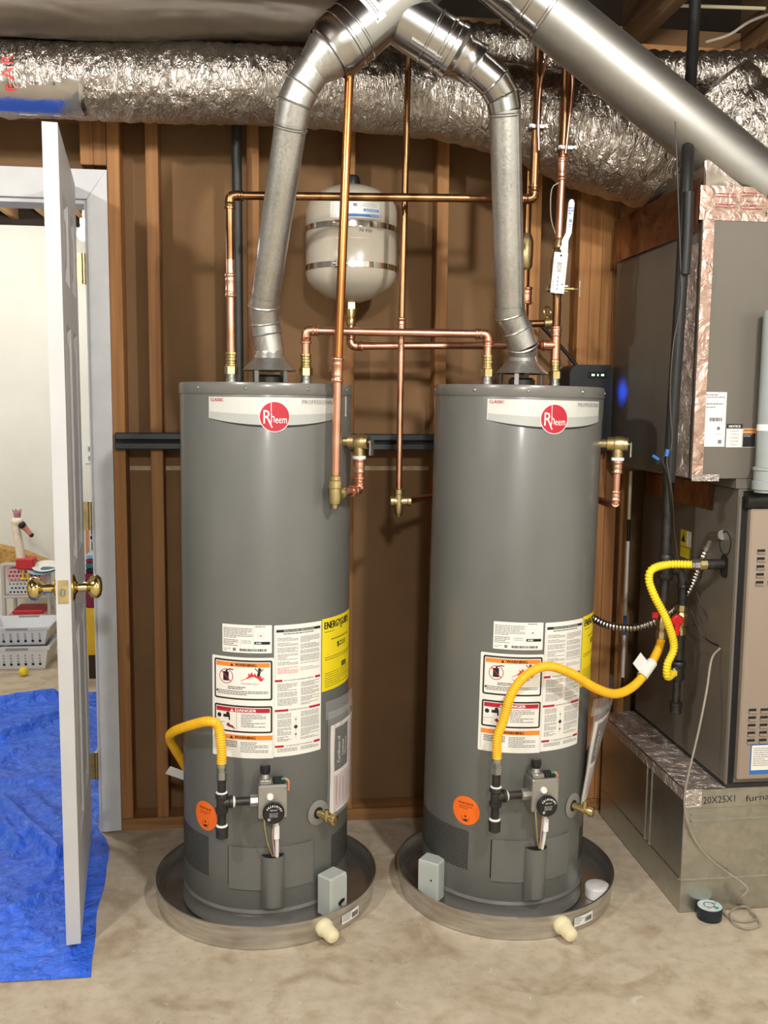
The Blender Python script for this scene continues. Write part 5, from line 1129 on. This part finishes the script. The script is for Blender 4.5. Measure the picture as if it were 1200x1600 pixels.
# line set and thin wires down the corner of the coil cabinet
LY = 2.37
ls = thing('refrigerant_line', 'black insulated refrigerant line running down past the coil cabinet corner', 'pipe', A(1045, 770, LY))
MB().tube(spline([A(1087, -14, 2.60), A(1083, 60, 2.58), A(1077, 170, 2.5), A(1074, 250, LY+.03), A(1070, 340, LY), A(1064, 450, LY), A(1057, 560, LY), A(1051, 650, LY), A(1047, 720, LY), A(1044, 765, LY)], .02), .0155, 12).build('insulation_sleeve', M['bcable'], ls)
MB().tube(spline([A(1076, 300, LY-.018), A(1074, 360, LY-.018), A(1070, 430, LY-.018)], .02), .013, 10).build('upper_sleeve', M['bcable'], ls)
t = thing('control_wire', 'thin control wire hanging beside the black refrigerant line', 'wire', A(1045, 790, LY))
MB().tube(spline([A(1055, 190, LY), A(1058, 260, LY-.02), A(1063, 400, LY-.02), A(1064, 470, LY-.02), A(1052, 540, LY-.02), A(1047, 620, LY-.02), A(1050, 690, LY-.022), A(1042, 720, LY-.022), A(1050, 770, LY-.022), A(1054, 830, 2.5), A(1060, 880, 2.56)], .015), .0016, 6).build('wire', mat('dull_wire', srgb(70, 64, 58), .6), t)
MB().tube(spline([A(1040, 705, LY-.025), A(1036, 720, LY-.025), A(1043, 745, LY-.025), A(1048, 800, 2.45)], .01), .002, 6).build('wire', M['bcable'], t)
MB().cyl(A(1020, 712, LY-.025), A(1029, 718, LY-.025), .004, seg=8).cyl(A(1041, 713, LY-.025), A(1043, 702, LY-.025), .005, seg=8).build('wire_nut', M['bluep'], t)
t = thing('sensor_wire', 'thin dark wires drooping on the furnace side below the hose', 'wire', AX(1124, 1012, FX-.006))
MB().tube(spline([A(1072, 945, 2.58), A(1080, 955, 2.56), A(1092, 985, 2.54), A(1105, 1000, 2.52), AX(1124, 1010, FX-.004)], .01), .0022, 6).build('wire', M['bcable'], t)
MB().tube(spline([A(1088, 925, 2.58), A(1095, 945, 2.56), A(1105, 965, 2.55), A(1110, 978, 2.54)], .01), .0018, 6).build('wire', M['bcable'], t)
# grey thermostat cable down to a coil on the floor
z0 = .006
loop = lambda cx, cy, rx, ry, a0, a1, n, z_=z0: [Vector((cx+rx*cos(a0+(a1-a0)*i/n), cy+ry*sin(a0+(a1-a0)*i/n), z_+.004*(i % 2))) for i in range(n+1)]
pts = [AX(1125, 1013, FX-.004), A(1112, 1030, 2.44), A(1104, 1080, 2.40), A(1092, 1140, 2.38), A(1078, 1200, 2.375), A(1070, 1240, 2.38), A(1071, 1270, 2.385), A(1082, 1305, 2.388), A(1102, 1335, 2.388), A(1135, 1362, 2.385), A(1158, 1378, 2.37), A(1168, 1390, 2.355), A(1158, 1402, 2.345)]
fl0 = [AZ(1140, 1414, z0), AZ(1130, 1422, z0), AZ(1138, 1433, z0), AZ(1160, 1440, z0), AZ(1180, 1436, z0), AZ(1175, 1424, z0+.004), AZ(1160, 1416, z0+.006), AZ(1142, 1424, z0+.008), AZ(1146, 1442, z0+.004), AZ(1168, 1451, z0), AZ(1187, 1445, z0), AZ(1182, 1432, z0+.008), AZ(1170, 1420, z0+.01)]
o = MB().tube(spline(pts+fl0, .008), .0030, 8).build('thermostat_cable', M['cable']); tag(o, 'thin grey cable hanging from the furnace side and coiled on the floor', 'cable')
# roll of tape
tc_ = AZ(1108, 1434, .0); t = thing('tape_roll', 'dark roll of electrical tape on the floor by the galvanized plenum', 'tape roll', (tc_.x, tc_.y, 0))
MB().lathe([(.014, .001), (.033, .001), (.0335, .003), (.0335, .033), (.033, .035), (.014, .035), (.014, .001)], (tc_.x, tc_.y, 0), up, 36, cap=False).build('tape', mat('navy_tape', srgb(26, 36, 46), .35), t)
L = Lab(lambda u, v, o_: Vector((tc_.x+u, tc_.y+v, .0352+o_)), .0003); L.disc(0, 0, .0325, 'tealtape', 0, 36); L.ring(0, .004, .016, .004, 'inkg', 1); L.disc(-.008, -.014, .006, 'toypink', 1, 12); L.disc(.013, -.014, .006, 'green', 1, 12); L.fine(.01, .014, .026, .004, .004, 'inkg', 1); L.build('paper_disc', t)
# black device on the wall behind the right heater
dvx = thing('wall_device', 'black plastic wall device with small green indicator lights behind the heater by the furnace', 'device', (1.03, 2.95, 1.25))
m = MB(); out = []
x0_, x1_, z0_, z1_, rr_ = .957, 1.098, 1.25, 1.522, .03
for (cx, cz, a0) in ((x1_-.012, z1_-.012, 0), (x0_+rr_, z1_-rr_, 90), (x0_+.012, z0_+.012, 180), (x1_-.012, z0_+.012, 270)):
    q_ = rr_ if a0 == 90 else .012
    for i in range(6): a = rad(a0+18*i); out.append((cx+q_*cos(a), 2.962, cz+q_*sin(a)))
m.prism(out, (0, .118, 0)); m.build('case', M['device'], dvx, 25)
L = Lab(lambda u, v, o_: A(933, 586, 2.9615)+Vector((u, -o_, v)), .0006); L.rect(-.03, -.012, .03, .010, 'dark', 0)
for u_ in (-.018, -.013, 0, .013, .018): L.rect(u_, -.003, u_+.0045, .003, 'led', 1)
L.build('indicator_lights', dvx)
MB().tube(spline([A(843, 506, 3.03), A(860, 524, 3.03), A(882, 548, 3.03), A(901, 571, 3.03)], .02), .0062, 10).build('power_cord', M['plastic_black'], dvx)
bl_ = bpy.data.lights.new('status_led', 'SPOT'); bl_.energy = .5; bl_.spot_size = rad(95); bl_.spot_blend = 1; bl_.color = (.02, .08, 1); bl_.shadow_soft_size = .003
bo = bpy.data.objects.new('status_led', bl_); COL.objects.link(bo); lp_ = AX(970, 612, KX); bo.location = lp_+Vector((-.055, -.012, .0)); bo.rotation_euler = (0, -pi/2, 0)
# thin white rod with blue tape between studs and furnace
ra, rb_ = A(985, 752, 2.98), A(973, 1058, 2.98)
t = thing('marker_rod', 'thin white rod with blue and black bands leaning beside the furnace', 'rod', rb_)
def seg_(a, b, mt, r=.0055): MB().cyl(ra.lerp(rb_, a), ra.lerp(rb_, b), r, seg=10).build('rod_section', M[mt], t)
seg_(-.05, .19, 'pvc'); seg_(.19, .30, 'plastic_black', .006); seg_(.30, .68, 'whitepl'); seg_(.68, .78, 'bluep', .0058); seg_(.78, 1, 'whitepl'); seg_(1, 1.08, 'plastic_black', .005)
# ------------------------------------------------------------------ manual pouches on the heater sides
def pouch(Hp, lb, k, a0, a1, zb, zt_):
    t = thing('manual_pouch', lb, 'document pouch', HW(Hp, *pol((a0+a1)/2, R+.012, zb)), 'document pouches on the heaters'); n, mz = 18, 14
    def pt(a, s_, off):
        tt = (a-a0)/(a1-a0); z_ = zb+(zt_-zb)*s_; fl = k*max(0, s_)*(.35+.65*tt)
        wv = .0016*noise.noise(Vector((a*.12, z_*14, 3)))
        return HW(Hp, *pol(a, R+.006+fl+off+wv, z_))
    def sheet_(name, b0, b1, s0, s1, off, mt):
        m = MB(); vs = [pt(b0+(b1-b0)*i/n, s0+(s1-s0)*j/mz, off) for j in range(mz+1) for i in range(n+1)]
        vs2 = [pt(b0+(b1-b0)*i/n, s0+(s1-s0)*j/mz, off+.001) for j in range(mz+1) for i in range(n+1)]; k_ = n+1; N2 = len(vs)
        f = [(j*k_+i, j*k_+i+1, (j+1)*k_+i+1, (j+1)*k_+i) for j in range(mz) for i in range(n)]
        m.add(vs+vs2, [q[::-1] for q in f]+[tuple(x_+N2 for x_ in q) for q in f]); return m.build(name, M[mt], t, 60, fix=False)
    doc = sheet_('document', a0+3, a1-2, .02, .86, 0, 'pouchpap')
    L = Lab(lambda u, v, o_: pt(a0+3+(a1-a0-5)*u, .02+.84*v, .0014+o_), .0002)
    def rr_(u0, v0, u1, v1, mt, lv):
        N3 = 6; L.k(mt)
        L.m.add([L.P(u0+(u1-u0)*i/N3, v0+(v1-v0)*j/N3, lv) for j in range(N3+1) for i in range(N3+1)], [(j*(N3+1)+i, j*(N3+1)+i+1, (j+1)*(N3+1)+i+1, (j+1)*(N3+1)+i) for j in range(N3) for i in range(N3)])
    rr_(0, 0, 1, .028, 'label', 0); rr_(0, .97, 1, 1, 'label', 0); rr_(0, 0, .07, 1, 'label', 0); rr_(.07, .42, .55, .47, 'label', 0)
    rr_(.09, .47, .46, .955, 'ink', 1)
    for (u_, s_) in ((.18, 'Certificate of'), (.28, 'Limited'), (.37, 'Warranty')):
        vs_, fs_, W_ = glyphs(s_); L.k('label'); kk_ = .30/W_ if u_ < .2 else .17/W_ if u_ < .3 else .2/W_
        L.m.add([L.P(u_+.03-b*.085, .70-W_*kk_/2+a*kk_, 2) for a, b in vs_], fs_)
    for i in range(9): L.k('inkg2' if i % 2 else 'pinkw'); rr_(.13+i*.09, .08, .15+i*.09, .40-.02*(i % 3), 'inkg2' if i % 2 else 'swancrown', 1)
    for i in range(14): rr_(.56, .56+i*.027, .95, .566+i*.027, 'swancrown', 1)
    L.build('document_print', doc)
    sheet_('plastic_sleeve', a0, a1, -.01, 1.0, .003, 'clear')
    # tape strip along the top
    sheet_('tape', a0-2, a1, .93, 1.1, .0015-(.0 if k < .02 else .0), 'clear')
pouch(HL, 'clear pouch with warranty certificate on the side of the heater by the door', .004, 38.5, 92, .275, .570)
pouch(HR, 'clear pouch flaring out from the side of the heater by the furnace', .085, 38.5, 92, .285, .570)
# ------------------------------------------------------------------ blue tarp
def tarp_right(y):
    K = [(2.27, -.425), (2.53, -.452), (2.80, -.470), (2.96, -.486), (3.03, -.505), (3.075, -.530), (3.12, -.546), (3.3, -.57), (4.0, -.66), (4.8, -.79)]
    for (a, b), (c_, d_) in zip(K, K[1:]):
        if y <= c_: return b+(d_-b)*max(0, (y-a))/(c_-a)
    return K[-1][1]
nx, ny = 150, 190; vs = []
def fold(x_, y_, x0, y0, x1, y1, w_, h_):
    dx, dy = x1-x0, y1-y0; L2 = dx*dx+dy*dy; tt = ((x_-x0)*dx+(y_-y0)*dy)/L2
    if tt < -.15 or tt > 1.15: return 0
    d_ = abs((x_-x0)*dy-(y_-y0)*dx)/math.sqrt(L2); e_ = min(1, (tt+.15)/.15, (1.15-tt)/.15)
    return h_*e_*math.exp(-(d_/w_)**2)
FO = []
def fpx(a, b, w_, h_): p_, q_ = AZ(*a, 0), AZ(*b, 0); FO.append((p_.x, p_.y, q_.x, q_.y, w_, h_))
fpx((0, 1260), (88, 1345), .03, .030); fpx((0, 1290), (30, 1330), .02, .02); fpx((0, 1225), (95, 1225), .015, .010); fpx((0, 1160), (85, 1125), .035, .028); fpx((0, 1195), (25, 1175), .012, .012)
fpx((12, 1430), (100, 1395), .012, .012); fpx((45, 1395), (95, 1365), .01, .009); fpx((155, 1290), (155, 1370), .02, .014); fpx((40, 1240), (95, 1290), .02, .01); fpx((0, 1105), (85, 1090), .03, .03); fpx((0, 1180), (95, 1180), .01, .007)
for j in range(ny+1):
    yy = 2.27+(4.62-2.27)*j/ny
    for i in range(nx+1):
        s_ = i/nx; xr = tarp_right(yy); y2 = yy+.10*noise.noise(Vector((s_*3, 1, 0)))*(j/ny)**3+ (.25*(1-s_)*-(j/ny)**4) + (.012*(1-s_))
        xx = -1.9+(xr+1.9)*s_+.006*noise.noise(Vector((yy*6, 7, 0)))
        z_ = .004+.010*abs(noise.noise(Vector((xx*4, y2*4, 2))))+.006*abs(noise.noise(Vector((xx*13, y2*9, 5))))+1.5*sum(fold(xx, y2, *f_) for f_ in FO)
        lim = 1
        if -.62 < xx < -.4 and 2.33 < y2 < 3.2: lim = .3
        e_ = min(1, (1-s_)*10+.12, j/8+.12, (ny-j)/6+.12); vs.append((xx, y2, .0015+z_*e_*lim))
k = nx+1; m = MB().add(vs, [(j*k+i, j*k+i+1, (j+1)*k+i+1, (j+1)*k+i) for j in range(ny) for i in range(nx)])
o = m.build('tarp', M['tarp'], None, 80, fix=False); tag(o, 'crumpled blue plastic tarp spread on the floor through the doorway', 'tarp')
# ------------------------------------------------------------------ playroom seen through the doorway
def crate(loc, w_, d_, h_, lb, grp):
    t = thing('toy_crate', lb, 'crate', loc, grp); x_, y_, z_ = loc; m = MB(); tk = .006
    def ringz(z1, g): return [(x_-w_/2-g, y_-d_/2-g, z1), (x_+w_/2+g, y_-d_/2-g, z1), (x_+w_/2+g, y_+d_/2+g, z1), (x_-w_/2-g, y_+d_/2+g, z1)]
    lv = [ringz(z_+.001, -.02), ringz(z_+h_*.86, 0), ringz(z_+h_*.86, .012), ringz(z_+h_, .016), ringz(z_+h_, -.002), ringz(z_+.01, -.028)]
    vs = [p_ for r_ in lv for p_ in r_]; m.add(vs, [(j*4+i, j*4+(i+1) % 4, j*4+4+(i+1) % 4, j*4+4+i) for j in range(5) for i in range(4)]+[(0, 1, 2, 3), (20, 21, 22, 23)]); m.build('basket', M['cratew'], t, 20)
    MB().box(x_-.055, y_-d_/2-.020, z_+h_*.88, x_+.055, y_-d_/2-.012, z_+h_*.97, .002).build('handle', M['crateg'], t, 20)
    MB().box(x_-.055, y_+d_/2-.004, z_+h_*.90, x_+.055, y_+d_/2+.004, z_+h_*1.02, .002).build('handle', M['crateg'], t, 20)
    fr = -.02; L = Lab(lambda u, v, o_: Vector((x_+u, y_-d_/2+.02*(1-v/(h_*.86))-o_, z_+v)), .0015)
    for r_ in range(4):
        for c_ in range(7): L.disc(-w_*.36+c_*w_*.12, h_*(.22+.13*r_), .0075 if r_ == 0 else .006, 'ink' if r_ == 0 else 'inkg2', 0, 10)
    L.build('vent_holes', t)
cb = AZ(30, 1049, 0); CG = 'white toy crates in the playroom'
crate((cb.x-.01, cb.y+.15, 0), .30, .26, .125, 'lower white toy crate with round holes on the playroom floor', CG)
crate((cb.x-.01, cb.y+.16, .126), .30, .26, .10, 'upper empty white toy crate stacked on another crate', CG)
bp_ = AZ(37, 1056, .0); o = MB().ball((bp_.x, bp_.y, .024), .024).build('toy_ball', M['ball']); tag(o, 'small yellow ball on the playroom floor', 'ball')
RY = cb.y+.52
rk = thing('toy_rack', 'white plastic toy rack with tubular frame in the playroom', 'rack', A(40, 985, RY)); zt0 = A(40, 882, RY).z; xl, xr_ = A(6, 930, RY).x, A(77, 930, RY).x
for x_ in (xl, xr_):
    for y_ in (RY, RY+.24): MB().cyl((x_, y_, 0), (x_, y_, zt0-.01), .012, seg=10).build('post', M['toygrey'], rk)
MB().tube(fillet([(xl, RY, zt0-.02), (xl, RY, zt0), (xr_, RY, zt0), (xr_, RY, zt0-.02)], .02), .013, 10).build('top_bar', M['toygrey'], rk)
for py in (931, 985): zz = A(40, py, RY).z; MB().box(xl, RY-.012, zz-.012, xr_, RY+.25, zz+.004, .003).build('shelf', M['toygrey'], rk, 20)
zz = A(40, 930, RY).z+.002; bk = thing('toy_basket', 'pink and white basket with round holes on the toy rack', 'basket', ((xl+xr_)/2, RY+.1, zz))
hB = A(40, 889, RY-.02).z-zz; m = MB(); vs = []
for (z_, g_) in ((zz, -.018), (zz+hB, 0), (zz+hB, -.012), (zz+.008, -.03)):
    vs += [(xl+.02-g_, RY-.02-g_, z_), (xr_-.02+g_, RY-.02-g_, z_), (xr_-.02+g_, RY+.2+g_, z_), (xl+.02-g_, RY+.2+g_, z_)]
m.add(vs, [(j*4+i, j*4+(i+1) % 4, j*4+4+(i+1) % 4, j*4+4+i) for j in range(3) for i in range(4)]+[(0, 1, 2, 3), (12, 13, 14, 15)]); m.build('basket', M['toypink'], bk, 20)
L = Lab(lambda u, v, o_: Vector(((xl+xr_)/2+u, RY-.02-(v/hB-1)*.018-o_, zz+v)), .0015)
for r_ in range(6):
    for c_ in range(9): L.disc(-.085+c_*.02+(.01 if r_ % 2 else 0), .018+r_*hB*.155, .0062, 'ink' if r_ < 2 else 'maroon' if r_ > 3 else 'inkg', 0, 8)
L.rrect(-.10, .004, .10, hB*.5, .02, 'cratew', -1); L.build('vent_holes', bk)
zr = A(40, 985, RY).z+.005; hR_ = A(40, 960, RY-.02).z-zr; rbn = thing('toy_bin', 'red plastic bin with pale rim on the lower shelf of the toy rack', 'bin', ((xl+xr_)/2, RY+.1, zr))
MB().box(xl+.03, RY-.02, zr, xr_-.03, RY+.2, zr+hR_*.75, .006).build('bin_body', M['toyred'], rbn, 20); MB().box(xl+.02, RY-.03, zr+hR_*.75, xr_-.02, RY+.21, zr+hR_*.95, .004).build('bin_rim', M['toypink'], rbn, 20); MB().box(xl+.04, RY, zr+hR_*.95, xr_-.04, RY+.19, zr+hR_*1.2, .006).build('bin_contents', M['toyred'], rbn, 20)
# swan
SY = RY-.05; def_ = A(40, 905, SY)
sw = thing('toy_swan', 'white plush swan with pink crown, dark beak and red dress', 'toy', def_)
ring_ = lambda px, py: A(px, py, SY)
MB().tube(spline([ring_(33, 874), ring_(31, 858), ring_(28, 842), ring_(25, 826), ring_(24, 818)], .01), [.026, .024, .024, .022, .022, .022, .022, .024, .024, .025, .026, .027, .028][:0] or .024, 12).build('neck', M['swan'], sw)
MB().ball(ring_(27, 815), .032, (1.1, .9, .9)).build('head', M['swan'], sw)
bk0, bk1 = ring_(32, 817), ring_(49, 836)
MB().lathe([(.018, 0), (.020, .02), (.016, .04), (.012, (bk1-bk0).length), (0, (bk1-bk0).length+.008)], bk0, bk1-bk0, 12).build('beak', M['swanbeak'], sw)
MB().ball(bk0.lerp(bk1, .16)+Vector((0, -.006, 0)), .024, (.9, 1, .9)).build('beak_mask', M['swanbk'], sw)
MB().ball(bk1, .0135).build('beak_tip', M['swanbk'], sw)
m = MB(); cb2 = ring_(27, 806)
for i in range(5): a = -.6+i*.3; m.tube([cb2+Vector((.012*sin(a), 0, 0)), cb2+Vector((.028*sin(a), 0, .02)), cb2+Vector((.045*sin(a)+.004*(i % 2), 0, .036+.004*(i % 2)))], [.009, .006, .002], 6)
m.lathe([(.018, -.008), (.021, .018)], cb2, up, 12).build('crown', M['swancrown'], sw)
b0, b1 = ring_(27, 889), ring_(55, 871); MB().box(b0.x, SY-.035, b0.z, b1.x, SY+.05, b1.z, .008).build('red_dress', M['toyred'], sw, 30)
m = MB()
for px in (36, 44): f_ = ring_(px, 889); m.tube([f_, ring_(px, 903)], .006, 8); g_ = ring_(px+1, 904); m.ball(g_, .016, (1.2, 1.1, .35), 10, 6)
m.build('feet', M['ball'], sw)
# wicker, plates, papers
w0, w1_ = A(-20, 882, RY+.12), A(72, 880, RY+.12); tl, tm = A(-20, 852, RY+.12), A(28, 862, RY+.12)
o = MB().prism([w0, w1_, A(55, 873, RY+.12), tm, tl], (0, .12, 0)).build('wicker_lid', M['wicker'], None, 30); tag(o, 'tan wicker lid lying across the top of the toy rack', 'basket lid')
p_ = A(66, 893, RY-.06); t = thing('paper_plates', 'stack of pale blue and white plates beside the plush swan', 'plates', p_)
MB().lathe([(.035, 0), (.075, .012), (.078, .016), (.07, .016), (.03, .006)], p_, (0, -.25, 1), 24).build('plate', M['paperb'], t); MB().lathe([(.03, .012), (.07, .026), (.072, .029), (.06, .028), (.02, .016)], p_+Vector((.02, 0, .006)), (0, -.3, 1), 24).build('plate', M['whitepl'], t)
MB().box(p_.x+.0, p_.y-.04, p_.z+.014, p_.x+.09, p_.y+.04, p_.z+.026, .002).build('folded_cloth', M['teal'], t, 20)
# strip visible between door and jamb
GY = 4.85
def slab(name, lb, cat, px0, py0, px1, py1, mt, Y=GY, dp=.12, grp=None, bev=.003):
    a, b = A(px0-7, py1, Y), A(px1-7, py0, Y); o = MB().box(a.x, Y, a.z, b.x+.12, Y+dp, b.z, bev).build(name, M[mt], None, 20); return tag(o, lb, cat, grp)
yp = slab('toy_cabinet', 'tall yellow toy cabinet seen in the slit beside the door hinge', 'cabinet', 143, 950, 156, 1024, 'toyyellow', dp=.3)
a = A(136, 1030, GY); 
o = MB().box(a.x+.005, GY+.01, 0, a.x+.17, GY+.29, A(143, 1024, GY).z-.001, .002).build('cabinet_plinth', M['wooddark'], None, 20); tag(o, 'dark brown plinth under the yellow toy cabinet', 'plinth')
slab('toy_box', 'maroon toy box on top of the yellow cabinet', 'box', 141, 896, 155, 949.5, 'maroon', dp=.25)
BG = 'books stacked on the maroon box'
slab('book', 'black book at the bottom of the stack on the maroon box', 'book', 141, 889, 154, 895.5, 'ink', dp=.2, grp=BG)
slab('book', 'teal book in the middle of the stack on the maroon box', 'book', 141, 880, 154, 888.5, 'teal', dp=.2, grp=BG)
slab('book', 'maroon book near the top of the stack on the maroon box', 'book', 141, 874, 154, 879.5, 'maroon', dp=.2, grp=BG)
slab('book', 'pale blue book on top of the stack on the maroon box', 'book', 141, 866.5, 154, 873.5, 'paperb', dp=.2, grp=BG)
ps = thing('picture_board', 'peach bordered picture board with black figures behind the door hinge', 'picture', A(147, 865, GY+.1)); a, b = A(134, 866, GY+.1), A(154, 815, GY+.1)
MB().box(a.x, GY+.1, a.z, b.x+.1, GY+.115, b.z, .002).build('board', M['poster'], ps, 20)
MB().box(a.x+.02, GY+.097, a.z+.012, b.x+.09, GY+.0995, b.z-.01).build('print_sheet', M['label'], ps, 0)
L = Lab(lambda u, v, o_: Vector((a.x+u, GY+.0965-o_, a.z+v)), .0004); L.rect(.03, .10, .04, .15, 'ink', 0); L.disc(.036, .085, .012, 'ink', 0, 12); L.rect(.03, .02, .036, .06, 'ink', 0); L.rect(.028, .062, .05, .068, 'inkg', 0); L.build('figure_print', ps)
# wall outlet plate in the slit
ou = A(142, 709, 5.998); t = thing('wall_outlet', 'white outlet plate on the playroom wall seen beside the door', 'outlet', (ou.x, 5.995, ou.z)); MB().box(ou.x-.035, 5.992, ou.z-.06, ou.x+.035, 5.9995, ou.z+.06, .003).build('plate', M['whitepl'], t, 20)
L = Lab(lambda u, v, o_: Vector((ou.x+u, 5.992-o_, ou.z+v)), .0006)
for v in (-.028, .028): L.rrect(-.016, v-.016, .016, v+.016, .006, 'inkg2', 0); L.rect(-.008, v-.004, -.005, v+.008, 'ink', 1); L.rect(.005, v-.004, .008, v+.008, 'ink', 1); L.build('socket_face', t); L = Lab(lambda u, v, o_: Vector((ou.x+u, 5.992-o_, ou.z+v)), .0006)
# bare bulb in the playroom
lb_ = A(131, 366, 5.3); t = thing('ceiling_bulb', 'bright bare bulb hanging in the playroom beyond the door', 'lamp', lb_)
MB().ball(lb_, .035).build('bulb', M['lampglass'], t); MB().cyl(lb_+Vector((0, 0, .03)), lb_+Vector((0, 0, .08)), .018, seg=12).cyl(lb_+Vector((0, 0, .08)), Vector((lb_.x, lb_.y, 2.55)), .004, seg=6).build('socket', M['whitepl'], t)
lamp('playroom_bulb', lb_+Vector((0, -.08, 0)), 14, .04, (1, 1, .95)); lamp('playroom_fill_lamp', (-2.2, 4.6, 2.42), 32, .08, (1, 1, .96))  # second lamp is unseen, added to brighten the playroom

# cables under the joists at top right
o = MB().tube(spline([A(1040, 8, 3.02), A(1100, 10, 3.02), A(1160, 12, 3.02), A(1240, 15, 3.02)], .02), .0055, 8).build('electrical_cable', M['pvc']); tag(o, 'pale flat electrical cable running under the joists at top right', 'cable')
o = MB().tube(spline([A(1102, 66, 2.95), A(1140, 54, 2.95), A(1175, 32, 2.95), A(1240, 10, 2.95)], .02), .0045, 8).build('electrical_cable', M['cable']); tag(o, 'thin grey cable drooping above the ribbed duct at top right', 'cable')
